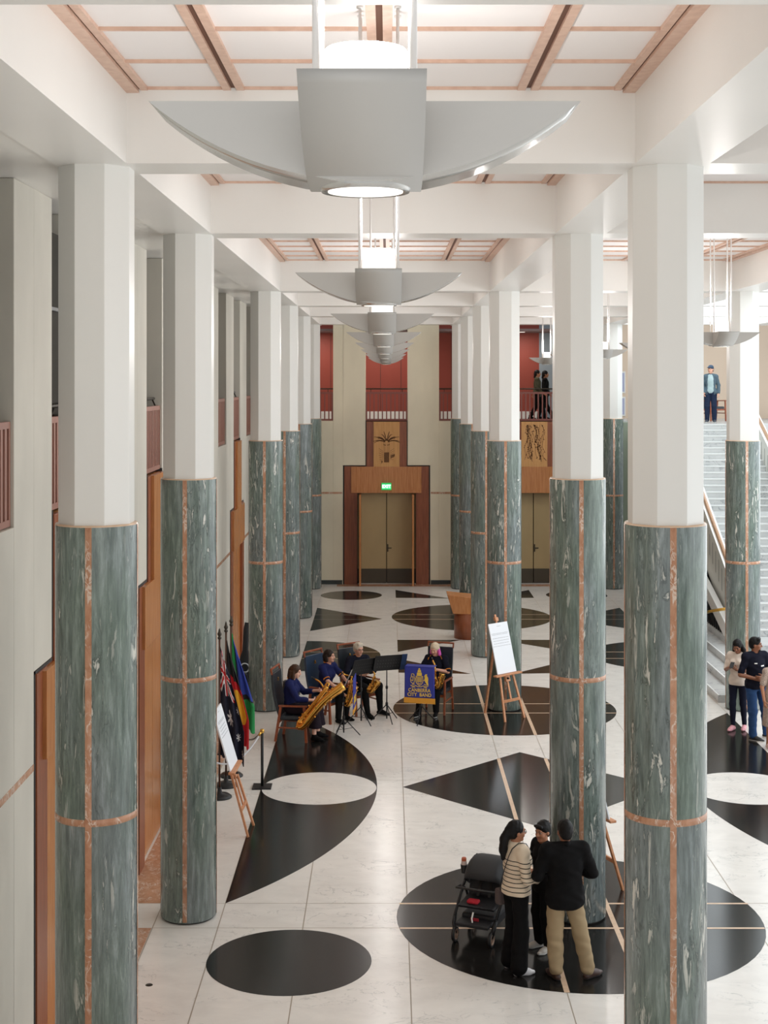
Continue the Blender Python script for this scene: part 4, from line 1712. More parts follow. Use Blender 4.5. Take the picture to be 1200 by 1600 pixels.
# ---- stroller
def make_stroller(loc, rz):
    t = thing('stroller', 'black folding pushchair with hood beside the woman in stripes', 'stroller', loc, rz)
    NY, MT = M['nylon'], M['blackmetal']

    # local -y is the front; x across
    def wheel(x, y, r, wd=0.035):
        b = B()
        mtx = Matrix.Translation((x, y, r)) @ Matrix.Rotation(PI / 2, 4, 'Y')
        lathe(b, [(r * 0.72, -wd / 2), (r * 0.95, -wd / 2), (r, -wd * 0.3), (r, wd * 0.3), (r * 0.95, wd / 2), (r * 0.72, wd / 2), (r * 0.72, -wd / 2)], 28)
        b.transform(mtx)
        w = obj('wheel', b, M['tyre'], t)
        b = B()
        lathe(b, [(r * 0.60, -wd * 0.53), (r * 0.74, -wd * 0.53), (r * 0.74, wd * 0.53), (r * 0.60, wd * 0.53), (r * 0.60, -wd * 0.53)], 28)
        tube(b, [(0, 0, -wd * 0.5), (0, 0, wd * 0.5)], r * 0.18, 12)
        for k in range(5):
            a = 2 * PI * k / 5
            bar(b, (0, 0, 0), (r * 0.64 * math.cos(a), r * 0.64 * math.sin(a), 0), 0.012, wd * 0.6)
        b.transform(mtx)
        obj('rim', b, M['rim'], w)

    for s in (-1, 1):
        wheel(s * 0.22, -0.36, 0.085)
        wheel(s * 0.27, 0.33, 0.12)
        b = B()
        tube(b, [(s * 0.22, -0.36, 0.09), (s * 0.245, -0.34, 0.20), (s * 0.25, -0.28, 0.28)], [0.02, 0.026, 0.024], 10)
        obj('front_fork', b, MT, t)
        b = B()
        tube(b, [(s * 0.25, -0.30, 0.27), (s * 0.26, 0.0, 0.52), (s * 0.26, 0.24, 0.68), (s * 0.26, 0.36, 0.74)], 0.017, 10)
        obj('side_frame', b, MT, t)
        b = B()
        tube(b, [(s * 0.27, 0.33, 0.12), (s * 0.26, 0.10, 0.45), (s * 0.26, -0.02, 0.52)], 0.016, 10)
        obj('rear_strut', b, MT, t)
    b = B()
    tube(b, [(-0.26, 0.36, 0.73), (-0.25, 0.42, 0.755), (0.25, 0.42, 0.755), (0.26, 0.36, 0.73)], 0.018, 10)
    obj('push_handle', b, M['gripfoam'], t)
    b = B()
    prism(b, [(-0.30, 0.40), (-0.26, 0.36), (0.10, 0.36), (0.28, 0.80), (0.24, 0.82), (0.06, 0.42)], 'x', -0.22, 0.22)
    obj('seat', b, NY, t, bevel=0.015)
    b = B()
    box(b, -0.2, 0.2, -0.42, -0.22, 0.20, 0.24)
    obj('footrest', b, NY, t, bevel=0.01)
    b = B()
    box(b, -0.21, 0.21, -0.20, 0.26, 0.14, 0.28)
    obj('basket', b, NY, t, bevel=0.03)
    # hood: U-shaped ribs fanned out about the seat pivot, cloth between them
    b = B()
    rings = []
    for k in range(9):
        a = R(-38 + 100 * k / 8)
        ring = []
        for i in range(17):
            th = PI * i / 16
            c, sn = math.cos(th), math.sin(th)
            x = 0.245 * math.copysign(abs(c) ** 0.45, c)
            up = 0.36 * abs(sn) ** 0.5
            ring.append(b.verts.new((x, 0.16 - up * math.sin(a), 0.50 + up * math.cos(a))))
        rings.append(ring)
    for p, q in zip(rings, rings[1:]):
        for i in range(16):
            f = b.faces.new((p[i], p[i + 1], q[i + 1], q[i]))
            f.smooth = True
    hd = obj('hood', b, NY, t)
    hd.modifiers.new('s', 'SOLIDIFY').thickness = 0.012
    b = B()
    tube(b, [(-0.245, -0.14, 0.57), (-0.23, -0.30, 0.60), (0.23, -0.30, 0.60), (0.245, -0.14, 0.57)], 0.014, 10)
    obj('bumper_bar', b, M['gripfoam'], t)
    b = B()
    for s in (-0.07, 0.07):
        bar(b, (s, -0.02, 0.43), (s * 0.8, 0.20, 0.74), 0.03, 0.008, up=Vector((0, -1, 1)))
    obj('harness', b, M['gripfoam'], t)
    b = B()
    tube(b, [(-0.02, -0.30, 0.34), (-0.025, -0.335, 0.28), (-0.01, -0.35, 0.22), (0.01, -0.345, 0.19)], 0.010, 8)
    obj('pale_strap', b, M['paint'], t)
    b = B()
    tube(b, [(-0.26, 0.22, 0.62), (-0.32, 0.24, 0.64)], 0.008, 8)
    lathe(b, [(0.034, 0.74), (0.042, 0.84), (0.040, 0.84), (0.034, 0.75)], 16, center=(-0.345, 0.25))
    b.transform(Matrix.Identity(4))
    for v in b.verts:
        if v.co.x < -0.3 and v.co.z > 0.735:
            v.co.z -= 0.16
    obj('cup_holder', b, MT, t)
    b = B()
    box(b, -0.05, 0.05, -0.315, -0.30, 0.245, 0.28)
    obj('red_tag', b, mat('red_tag', srgb(150, 24, 40), 0.5), t, bevel=0.004)
    return t


M['tyre'] = mat('black_tyre', (0.012, 0.012, 0.012, 1), 0.6)
M['rim'] = mat('copper_rim', srgb(170, 140, 120), 0.4, 0.4)
M['gripfoam'] = mat('black_foam', (0.02, 0.018, 0.017, 1), 0.5)
STR = Vector((1.12, 16.85, 0))
make_stroller(STR, R(-24))
b = B()
lathe(b, [(0, 0), (0.03, 0), (0.034, 0.05), (0.034, 0.12), (0.028, 0.13)], 16)
lathe(b, [(0.028, 0.13), (0.03, 0.15), (0.026, 0.17), (0, 0.172)], 16, mi=1)
o = obj('drink_bottle', b, [mat('pale_bottle', srgb(206, 186, 178), 0.4), mat('orange_lid', srgb(190, 96, 60), 0.4)], None)
o.matrix_world = Matrix.Translation(STR) @ Matrix.Rotation(R(-24), 4, 'Z') @ Matrix.Translation((-0.345, 0.25, 0.592))
tag(o, 'pale bottle with orange lid in the pushchair cup holder', 'bottle')
b = B()
vs = box(b, -0.07, 0.07, -0.05, 0.05, 0, 0.04)
o = obj('soft_toy', b, [mat('red_cloth', srgb(190, 36, 52), 0.8)], None, bevel=0.018)
o.matrix_world = Matrix.Translation(STR) @ Matrix.Rotation(R(-24), 4, 'Z') @ Matrix.Translation((-0.06, -0.19, 0.405))
tag(o, 'small red cloth lying on the pushchair seat', 'cloth')
# ================================================================== PEOPLE
# A figure is one continuous skin surface grown from a signed-distance field of tapered limbs; clothing, hair and shoes are its children.
F32 = np.float32


class Field:
    def __init__(self, vox=0.008):
        self.vox = vox
        self.pr = []

    def cap(self, a, b, ra, rb=None, k=0.02, flat=None, sub=False):
        rb = ra if rb is None else rb
        self.pr.append(('c', np.array(a, F32), np.array(b, F32), ra, rb, k, flat, sub))

    def ell(self, c, r, rot=None, k=0.02, sub=False):
        self.pr.append(('e', np.array(c, F32), np.array(r, F32), rot, None, k, None, sub))

    def chain(self, pts, rads, k=0.02):
        for i in range(len(pts) - 1):
            self.cap(pts[i], pts[i + 1], rads[i], rads[i + 1], k)

    def mesh(self, name, mats, parent, cuts=(), wrinkle=0.0, wscale=28.0, seed=0.0, shade=None):
        vox = self.vox
        lo = np.array([1e9] * 3)
        hi = -lo
        for p in self.pr:
            if p[7]:
                continue
            if p[0] == 'c':
                m = max(p[3], p[4])
                lo = np.minimum(lo, np.minimum(p[1], p[2]) - m)
                hi = np.maximum(hi, np.maximum(p[1], p[2]) + m)
            else:
                m = float(max(p[2]))
                lo = np.minimum(lo, p[1] - m)
                hi = np.maximum(hi, p[1] + m)
        lo -= 0.03
        hi += 0.03
        n = np.ceil((hi - lo) / vox).astype(int) + 1
        D = np.full(tuple(n), 0.2, F32)
        ax = [(lo[i] + vox * np.arange(n[i])).astype(F32) for i in range(3)]
        for kind, p1, p2, ra, rb, k, flat, sub in self.pr:
            if kind == 'c':
                m = max(ra, rb) + 0.06
                bl, bh = np.minimum(p1, p2) - m, np.maximum(p1, p2) + m
            else:
                m = 0.06
                r_ = float(max(p2))
                bl, bh = p1 - r_ - m, p1 + r_ + m
            i0 = np.maximum(0, np.floor((bl - lo) / vox).astype(int))
            i1 = np.minimum(n, np.ceil((bh - lo) / vox).astype(int) + 1)
            if (i1 <= i0).any():
                continue
            sl = tuple(slice(i0[q], i1[q]) for q in range(3))
            X, Y, Z = np.meshgrid(ax[0][sl[0]], ax[1][sl[1]], ax[2][sl[2]], indexing='ij')
            if kind == 'c':
                px, py, pz = X - p1[0], Y - p1[1], Z - p1[2]
                ba = p2 - p1
                f = 1.0
                if flat is not None:
                    nv, f = np.array(flat[0], F32), flat[1]
                    dn = px * nv[0] + py * nv[1] + pz * nv[2]
                    g = dn * (1 / f - 1)
                    px, py, pz = px + nv[0] * g, py + nv[1] * g, pz + nv[2] * g
                t = np.clip((px * ba[0] + py * ba[1] + pz * ba[2]) / max(1e-9, float(ba @ ba)), 0, 1)
                d = np.sqrt((px - t * ba[0]) ** 2 + (py - t * ba[1]) ** 2 + (pz - t * ba[2]) ** 2) - (ra + (rb - ra) * t)
                d *= f if f < 1 else 1
            else:
                q = np.stack([X - p1[0], Y - p1[1], Z - p1[2]], -1)
                if ra is not None:
                    q = q @ np.array(ra, F32)          # columns = local axes
                k0 = np.sqrt(((q / p2) ** 2).sum(-1))
                k1 = np.sqrt(((q / (p2 * p2)) ** 2).sum(-1)) + 1e-6
                d = k0 * (k0 - 1) / k1
            cur = D[sl]
            if sub:
                h = np.clip(0.5 - 0.5 * (cur + d) / k, 0, 1)
                D[sl] = cur * (1 - h) + (-d) * h + k * h * (1 - h)
            else:
                h = np.clip(0.5 + 0.5 * (cur - d) / k, 0, 1)
                D[sl] = cur * (1 - h) + d * h - k * h * (1 - h)
        if wrinkle or cuts:
            X, Y, Z = np.meshgrid(*ax, indexing='ij')
            if wrinkle:
                w = wscale
                D += wrinkle * (np.sin(X * w + 1.7 * np.sin(Z * w * 0.8 + seed)) * np.sin(Z * w * 1.1 + 2 * np.sin(Y * w * 0.7 + seed)) + 0.5 * np.sin(Y * w * 1.6 + Z * w * 0.6 + seed)).astype(F32)
            for pt, nn in cuts:                      # keep the side nn points away from
                nn = np.array(Vector(nn).normalized(), F32)
                D = np.maximum(D, (X - pt[0]) * nn[0] + (Y - pt[1]) * nn[1] + (Z - pt[2]) * nn[2])
        g = vdb.FloatGrid(0.2)
        g.copyFromArray(D)
        P, Q = g.convertToQuads(0.0)
        P = P * vox + lo
        me = bpy.data.meshes.new(name)
        me.from_pydata(P.tolist(), [], Q[:, ::-1].tolist())
        me.polygons.foreach_set('use_smooth', np.ones(len(me.polygons), bool))
        for m in (mats if isinstance(mats, (list, tuple)) else [mats]):
            me.materials.append(m)
        if shade is not None:
            cen = P[Q].mean(1)
            me.polygons.foreach_set('material_index', np.array([shade(c) for c in cen], np.int32))
        me.update()
        o = bpy.data.objects.new(name, me)
        C.objects.link(o)
        o.parent = parent
        if name not in ('body',):
            sm = o.modifiers.new('soften', 'SMOOTH')
            sm.factor = 0.5
            sm.iterations = 2
        return o


def rot_from(z, x):
    """Columns: local x, y, z."""
    z = Vector(z).normalized()
    x = (Vector(x) - z * Vector(x).dot(z)).normalized()
    y = z.cross(x)
    return Matrix((x, y, z)).transposed()


def stand(H=1.7, w=1.0):
    s = H / 1.72
    J = dict(pel=(0, 0.01, 0.96), chest=(0, 0.01, 1.26), neck=(0, 0.025, 1.45), head=(0, 0.0, 1.605), hf=(0, -1, 0),
             sL=(0.168 * w, 0.015, 1.405), sR=(-0.168 * w, 0.015, 1.405), eL=(0.225, 0.045, 1.13), eR=(-0.225, 0.045, 1.13),
             wL=(0.235, -0.04, 0.89), wR=(-0.235, -0.04, 0.89), hL=(0.088, 0.01, 0.92), hR=(-0.088, 0.01, 0.92),
             kL=(0.10, -0.015, 0.50), kR=(-0.10, -0.015, 0.50), aL=(0.105, 0.03, 0.085), aR=(-0.105, 0.03, 0.085), tL=(0.15, -1, 0), tR=(-0.15, -1, 0))
    J = {k: (Vector(v) if k in ('hf', 'tL', 'tR') else Vector(v) * s) for k, v in J.items()}
    J['s'] = s
    return J


def sit(H=1.7, w=1.0):
    s = H / 1.72
    J = stand(H, w)
    for k, v in dict(pel=(0, 0.08, 0.575), chest=(0, 0.09, 0.86), neck=(0, 0.075, 1.06), head=(0, 0.04, 1.215), sL=(0.165 * w, 0.08, 1.01), sR=(-0.165 * w, 0.08, 1.01),
                     eL=(0.24, -0.02, 0.77), eR=(-0.24, -0.02, 0.77), wL=(0.13, -0.22, 0.80), wR=(-0.13, -0.22, 0.80), hL=(0.09, 0.06, 0.555), hR=(-0.09, 0.06, 0.555),
                     kL=(0.13, -0.38, 0.55), kR=(-0.13, -0.38, 0.55), aL=(0.13, -0.38, 0.09), aR=(-0.13, -0.38, 0.09)).items():
        J[k] = Vector(v)
    J['s'] = s
    return J


def hand(f, wrist, d, pn, curl, side, s=1.0):
    """d: wrist-to-knuckle direction, pn: palm normal, side: +1 left, -1 right."""
    d = Vector(d).normalized()
    pn = Vector(pn)
    pn = (pn - d * pn.dot(d)).normalized()
    t = d.cross(pn) * (-side)                        # towards the thumb
    w = Vector(wrist)
    f.cap(w + d * 0.018 * s, w + d * 0.075 * s, 0.030 * s, 0.036 * s, 0.012, (pn, 0.42))
    L = (0.070, 0.078, 0.073, 0.056)
    for i in range(4):
        p = w + d * (0.085 - 0.005 * abs(i - 1)) * s + t * (0.028 - 0.0185 * i) * s
        a = 0.12
        for j, fr in enumerate((0.46, 0.31, 0.23)):
            a += curl * (0.55 + 0.35 * (j > 0))
            q = p + (d * math.cos(a) + pn * math.sin(a)) * L[i] * fr * s
            f.cap(p, q, (0.0088 - 0.0007 * j) * s, (0.0084 - 0.0008 * j) * s, 0.004)
            p = q
    p = w + d * 0.028 * s + t * 0.026 * s
    q = p + (d * 0.55 + t * 0.65 + pn * (0.2 + 0.35 * curl)).normalized() * 0.042 * s
    r = q + (d * 0.85 + t * (0.25 - 0.4 * curl) + pn * (0.3 + 0.5 * curl)).normalized() * 0.034 * s
    f.cap(p, q, 0.0125 * s, 0.0105 * s, 0.008)
    f.cap(q, r, 0.0102 * s, 0.0082 * s, 0.004)


SKIN = {'light': mat('skin_light', srgb(206, 154, 130), 0.5), 'fair': mat('skin_fair', srgb(220, 172, 150), 0.5), 'brown': mat('skin_brown', srgb(138, 88, 62), 0.5), 'tan': mat('skin_tan', srgb(170, 116, 86), 0.5)}
M['eye'] = mat('eye_dark', (0.02, 0.015, 0.012, 1), 0.2)
M['sclera'] = mat('eye_white', (0.42, 0.38, 0.35, 1), 0.4)
M['lips'] = mat('lips', srgb(158, 98, 86), 0.55)


class Person:
    def __init__(self, label, loc, face, J, skin, vox=0.008, female=False, build=1.0):
        self.rz = math.atan2(face[1], face[0]) + PI / 2
        self.root = thing('person', label, 'person', loc, self.rz)
        self.J, self.skin, self.vox, self.b, self.fem = J, skin, vox, build, female
        self.s = J['s']
        self.W = Matrix.Translation(loc) @ Matrix.Rotation(self.rz, 4, 'Z')
        self.hands = {}

    def local(self, p):
        return self.W.inverted() @ Vector(p)

    def spine(self):
        J = self.J
        return rot_from(J['neck'] - J['pel'], J['sL'] - J['sR']), rot_from(J['chest'] - J['pel'], J['hL'] - J['hR'])

    def torso(self, f, g=0.0, belly=0.0):
        J, s, b = self.J, self.s, self.b
        R1, R2 = self.spine()
        f.ell(J['chest'], ((0.148 * b + g) * s, (0.105 * b + g) * s, (0.17 + g) * s), R1, 0.05)
        f.ell(J['pel'].lerp(J['chest'], 0.45) + R2 @ Vector((0, -belly, 0)), ((0.128 * b + g) * s, (0.098 * b + g + belly) * s, (0.15 + g) * s), R2, 0.05)
        f.ell(J['pel'], ((0.150 * b + g) * s, (0.112 * b + g) * s, (0.125 + g) * s), R2, 0.05)
        for q in 'LR':
            f.cap(J['neck'] - R1 @ Vector((0, 0, 0.035)), J['s' + q], 0.05 * s + g, 0.052 * s + g, 0.045)
        if self.fem:
            for q in (-1, 1):
                f.ell(J['chest'] + R1 @ Vector((q * 0.065, -0.075, 0.01)) * s, ((0.062 + g) * s,) * 3, None, 0.04)

    def arm(self, f, q, g0, g1, end=1.0, k=0.025):
        """Sleeve or bare arm of side q up to fraction end of shoulder-elbow-wrist."""
        J, s = self.J, self.s * (0.94 if self.fem else 1.0)
        S_, E_, W_ = J['s' + q], J['e' + q], J['w' + q]
        f.cap(S_, S_.lerp(E_, min(1, end * 2)), 0.050 * s + g0, (0.050 - 0.012 * min(1, end * 2)) * s + g0 + (g1 - g0) * .5, k)
        if end > 0.5:
            e2 = min(1, end * 2 - 1)
            f.cap(E_, E_.lerp(W_, e2), 0.039 * s + g1, (0.039 - 0.013 * e2) * s + g1, k)

    def leg(self, f, q, g0, g1, g2, end=1.0):
        J, s = self.J, self.s
        H_, K_, A_ = J['h' + q], J['k' + q], J['a' + q]
        f.cap(H_, K_, 0.085 * s * self.b + g0, 0.055 * s + g1, 0.03)
        e2 = end
        if e2 > 0:
            f.cap(K_, K_.lerp(A_, e2), 0.056 * s + g1, 0.038 * s + g2, 0.025)
            m = K_.lerp(A_, 0.3)
            bk = (A_ - K_).cross(self.J['hL'] - self.J['hR']).normalized()
            if e2 > 0.5:
                f.cap(m - bk * 0.012, K_.lerp(A_, 0.5), 0.05 * s + g1 * 0.8, 0.04 * s + g2 * 0.8, 0.025)

    def foot_pts(self, q):
        A_ = self.J['a' + q]
        t = Vector(self.J['t' + q])
        t = Vector((t.x, t.y, self.J.get('tz', 0) if False else 0)).normalized()
        return A_, t

    def foot(self, f, q, g=0.0, sole=0.0):
        A_, t = self.foot_pts(q)
        s = self.s * (0.93 if self.fem else 1.0)
        z0 = A_.z - 0.085 * self.s
        heel = Vector((A_.x, A_.y, 0)) - t * 0.035 * s
        ball = Vector((A_.x, A_.y, 0)) + t * 0.125 * s
        toe = Vector((A_.x, A_.y, 0)) + t * 0.185 * s
        up = lambda p, z: Vector((p.x, p.y, z0 + z))
        f.cap(up(heel, 0.036), up(ball, 0.030), 0.033 * s + g, 0.034 * s + g, 0.02)
        f.cap(up(ball, 0.028), up(toe, 0.025), 0.036 * s + g, 0.024 * s + g, 0.02, (Vector((0, 0, 1)), 0.8))
        f.cap(A_, up(ball, 0.034), 0.036 * s + g, 0.026 * s + g, 0.025)
        return z0

    def body(self):
        J, s, f = self.J, self.s, Field(self.vox if self.vox < 0.0075 else 0.0075)
        self.torso(f, -0.008)
        R1, _ = self.spine()
        hd, hf = J['head'], Vector(J['hf']).normalized()
        upv = Vector(J.get('hu', (0, 0, 1)))
        side = upv.cross(-hf).normalized() * -1
        # head frame: local -y = facing, z = up
        yv = -hf
        xv = yv.cross(upv).normalized()
        zv = xv.cross(yv).normalized()
        self.HM = Matrix((xv, yv, zv)).transposed().to_4x4()
        self.HM.translation = hd
        hs = s if s < 1 else 1 + (s - 1) * 0.5
        hs = max(hs, 0.93)
        self.hs = hs
        hp = lambda x, y, z: self.HM @ (Vector((x, y, z)) * hs)
        HR = self.HM.to_3x3()
        f.cap(J['neck'] - R1 @ Vector((0, 0, .02)), hp(0, 0.018, -0.065), 0.056 * s, 0.050 * s, 0.03)
        f.ell(hp(0, 0.014, 0.028), Vector((0.074, 0.094, 0.088)) * hs, HR, 0.02)
        f.ell(hp(0, -0.028, -0.036), Vector((0.058, 0.062, 0.078)) * hs, HR, 0.03)
        f.ell(hp(0, -0.066, -0.094), Vector((0.026, 0.022, 0.020)) * hs, HR, 0.025)
        for q in (-1, 1):
            f.ell(hp(q * 0.036, -0.062, -0.03), Vector((0.024, 0.022, 0.026)) * hs, HR, 0.02)
            f.ell(hp(q * 0.075, 0.010, -0.012), Vector((0.010, 0.022, 0.032)) * hs, HR, 0.008)
        f.cap(hp(-0.034, -0.080, 0.024), hp(0.034, -0.080, 0.024), 0.013 * hs, None, 0.015)
        for q in (-1, 1):
            f.ell(hp(q * 0.031, -0.098, 0.004), Vector((0.016, 0.016, 0.011)) * hs, HR, 0.01, True)
        f.cap(hp(0, -0.088, 0.012), hp(0, -0.110, -0.026), 0.009 * hs, 0.0125 * hs, 0.01)
        f.cap(hp(-0.011, -0.098, -0.03), hp(0.011, -0.098, -0.03), 0.009 * hs, None, 0.008)
        f.cap(hp(-0.02, -0.099, -0.060), hp(0.02, -0.099, -0.060), 0.004 * hs, None, 0.006, None, True)
        for q in 'LR':
            self.arm(f, q, -0.002, 0.0)
            self.leg(f, q, -0.004, -0.002, 0.0)
            self.foot(f, q, -0.004)
            sd = 1 if q == 'L' else -1
            hh = self.hands.get(q)
            w, e = J['w' + q], J['e' + q]
            if hh:
                hand(f, w, hh[0], hh[1], hh[2], sd, s * (0.93 if self.fem else 1))
            else:
                hand(f, w, (w - e), Vector((-sd, 0.2, 0)), 0.45, sd, s * (0.93 if self.fem else 1))
        b = f.mesh('body', self.skin, self.root)
        sm = b.modifiers.new('soften', 'SMOOTH')
        sm.factor = 0.4
        sm.iterations = 1
        # eyes, brows, lips
        for q in (-1, 1):
            bb = B()
            bmesh.ops.create_uvsphere(bb, u_segments=12, v_segments=10, radius=0.0115 * hs)
            for fc in bb.faces:
                c = fc.calc_center_median()
                fc.material_index = 1 if c.y < -0.0075 * hs else 0
                fc.smooth = True
            bb.transform(self.HM @ Matrix.Translation(Vector((q * 0.031, -0.0765, 0.005)) * hs))
            obj('eye', bb, [M['sclera'], M['eye']], b)
        bb = B()
        tube(bb, [hp(-0.021, -0.089, -0.060), hp(-0.01, -0.095, -0.057), hp(0.01, -0.095, -0.057), hp(0.021, -0.089, -0.060)], [0.002, 0.0042, 0.0042, 0.002], 8)
        tube(bb, [hp(-0.018, -0.089, -0.064), hp(0, -0.0955, -0.067), hp(0.018, -0.089, -0.064)], [0.002, 0.0045, 0.002], 8)
        obj('lips', bb, M['lips'], b)
        self.hp, self.bodyo = hp, b
        return b

    def brows(self, m):
        bb = B()
        for q in (-1, 1):
            tube(bb, [self.hp(q * 0.014, -0.094, 0.024), self.hp(q * 0.032, -0.091, 0.030), self.hp(q * 0.05, -0.076, 0.024)], [0.003, 0.004, 0.002], 8)
        obj('eyebrows', bb, m, self.bodyo)

    def hair(self, m, extra=(), thick=0.012, fringe=0.055, cut=None):
        """Cap of hair kept clear of the face, plus extra locks given in head space as (a, b, ra, rb)."""
        f = Field(min(self.vox, 0.0075))
        hs, HR = self.hs, self.HM.to_3x3()
        f.ell(self.hp(0, 0.020, 0.036), Vector((0.076 + thick, 0.094 + thick, 0.088 + thick)) * hs, HR, 0.02)
        f.ell(self.hp(0, 0.05, -0.015), Vector((0.068 + thick * .6, 0.066 + thick * .6, 0.075)) * hs, HR, 0.02)
        # clear the face
        f.ell(self.hp(0, -0.105, -0.045), Vector((0.071, 0.085, fringe + 0.05)) * hs, HR, 0.012, True)
        for q in (-1, 1):
            f.ell(self.hp(q * 0.085, -0.02, -0.045), Vector((0.03, 0.045, 0.05)) * hs, HR, 0.012, True) if cut == 'short' else None
        for a, b_, ra, rb in extra:
            f.cap(self.hp(*a), self.hp(*b_), ra * hs, rb * hs, 0.02)
        if cut != 'short':
            f.ell(self.hp(0, -0.115, -0.05), Vector((0.060, 0.075, fringe + 0.045)) * hs, HR, 0.01, True)
        o = f.mesh('hair', m, self.root, wrinkle=0.0024, wscale=85)
        return o

    def glasses(self, m):
        bb = B()
        for q in (-1, 1):
            tube(bb, [self.hp(q * 0.034 + 0.022 * math.cos(t), -0.100, 0.004 + 0.017 * math.sin(t)) for t in np.linspace(0, 2 * PI, 17)], 0.0026, 6)
            tube(bb, [self.hp(q * 0.056, -0.100, 0.008), self.hp(q * 0.080, -0.02, 0.008), self.hp(q * 0.080, 0.02, 0.0)], 0.0026, 6)
        tube(bb, [self.hp(-0.012, -0.102, 0.006), self.hp(0.012, -0.102, 0.006)], 0.0026, 6)
        obj('glasses', bb, m, self.root)

    def top(self, name, m, sleeve=0.35, g=0.014, hem=None, wr=0.0022, sg=(0.014, 0.012), shade=None, belly=0.0, seed=0.0, zip_gap=False, low=0.0):
        f = Field(self.vox)
        self.torso(f, g, belly)
        if low:
            J = self.J
            _, R2 = self.spine()
            f.ell(J['pel'] - Vector((0, 0, low)), ((0.155 * self.b + g) * self.s, (0.118 * self.b + g) * self.s, 0.14), R2, 0.05)
        for q in 'LR':
            self.arm(f, q, sg[0], sg[1], sleeve)
        cuts = []
        if hem is not None:
            cuts.append(((0, 0, hem), (0, 0, -1)))
        nk = self.J['neck']
        R1, _ = self.spine()
        d = R1 @ Vector((0, 0.45, 1))
        cuts.append((tuple(nk + R1 @ Vector((0, -0.03, 0.045))), tuple(R1 @ Vector((0, -0.35, 1)))))
        # open round neck
        f.cap(nk + R1 @ Vector((0, -0.02, 0.0)), nk + R1 @ Vector((0, -0.035, 0.12)), 0.045, 0.06, 0.01, None, True)
        return f.mesh(name, m, self.root, cuts, wr, 30.0, seed, shade)

    def bottoms(self, name, m, g=(0.014, 0.014, 0.014), end=0.95, top=None, wr=0.002, seed=1.0):
        f = Field(self.vox)
        J, s = self.J, self.s
        _, R2 = self.spine()
        f.ell(J['pel'] - R2 @ Vector((0, 0, .02)), ((0.152 * self.b + 0.008) * s, (0.114 * self.b + 0.008) * s, 0.125 * s), R2, 0.04)
        for q in 'LR':
            self.leg(f, q, g[0], g[1], g[2], end)
        cuts = [((0, 0, top), (0, 0, 1))] if top else []
        return f.mesh(name, m, self.root, cuts, wr, 26.0, seed)

    def shoes(self, m, sole=None, name='shoe', high=0.0):
        for q in 'LR':
            f = Field(min(self.vox, 0.007))
            z0 = self.foot(f, q, 0.006)
            A_ = self.J['a' + q]
            if high:
                f.cap(A_, A_ + Vector((0, 0, high)), 0.045, 0.045, 0.02)
            zs = z0 + 0.001
            zt = A_.z + 0.018 + high
            sh = (lambda c, zz=z0: 1 if c[2] < zz + 0.024 else 0) if sole else None
            f.mesh(name, [m, sole] if sole else m, self.root, [((0, 0, zs), (0, 0, -1)), ((0, 0, zt), (0, 0, 1))], shade=sh)


def cloth(n, r, g, b_, rough=0.85):
    return mat(n, srgb(r, g, b_), rough, spec=0.15, bump=(220, 0.15))


HAIR = {'black': mat('hair_black', (0.006, 0.005, 0.005, 1), 0.5, spec=0.2), 'brown': mat('hair_brown', srgb(62, 40, 26), 0.5, spec=0.25), 'dark': mat('hair_dark_brown', srgb(36, 24, 18), 0.5, spec=0.25),
        'white': mat('hair_white', srgb(196, 184, 166), 0.6), 'pink': mat('hair_pink', srgb(214, 84, 178), 0.55), 'blond': mat('hair_silver_blond', srgb(206, 188, 160), 0.55)}
NAVY = cloth('navy_uniform', 28, 34, 78)
BLACKC = cloth('black_cloth', 14, 13, 14)
DNAVY = cloth('dark_navy_shirt', 20, 21, 34)
ORANGE = cloth('orange_trim', 222, 134, 40)


def collar(p, m, w=0.010):
    """Contrast collar around the neck opening of a top."""
    R1, _ = p.spine()
    nk = p.J['neck']
    bb = B()
    pts = []
    for k in range(15):
        a = PI * 0.5 + (2 * PI) * (0.06 + 0.88 * k / 14) + PI
        pts.append(nk + R1 @ Vector((0.064 * math.cos(a), 0.012 + 0.064 * math.sin(a) - (0.02 if k in (0, 14) else 0), 0.022 - (0.03 if k in (0, 14) else 0) + 0.012 * math.sin(a))))
    tube(bb, pts, w, 8)
    obj('collar', bb, m, p.root)


def sleeve_band(p, frac, m, r=0.058):
    for q in 'LR':
        S_, E_, W_ = p.J['s' + q], p.J['e' + q], p.J['w' + q]
        c = S_.lerp(E_, frac)
        d = (E_ - S_).normalized()
        bb = B()
        tube(bb, [c - d * 0.008, c + d * 0.008], r, 20)
        obj('sleeve_trim', bb, m, p.root)


# ---- 1 woman in striped jumper
J = stand(1.63, 0.92)
J['hf'] = Vector((-0.12, -1, -0.05))
J.update(eR=Vector((-0.24, 0.02, 1.07)), wR=Vector((-0.16, -0.20, 1.02)), eL=Vector((0.22, -0.03, 1.06)), wL=Vector((0.06, -0.24, 1.02)))
J.update(aL=Vector((0.11, 0.03, 0.08)), aR=Vector((-0.13, 0.05, 0.08)), kL=Vector((0.10, -0.02, 0.47)), kR=Vector((-0.10, 0, 0.47)))
p = Person('woman with a long black ponytail in cream jumper with thin black stripes', (1.405, 15.78, 0), (0.86, 0.42), J, SKIN['tan'], 0.007, True)
p.hands = {'R': ((0.5, -1, 0.05), (0.6, 0.5, 0.3), 0.5), 'L': ((-0.5, -1, 0.05), (-0.6, 0.5, 0.3), 0.5)}
p.body()
p.brows(HAIR['black'])
p.glasses(M['blackmetal'])
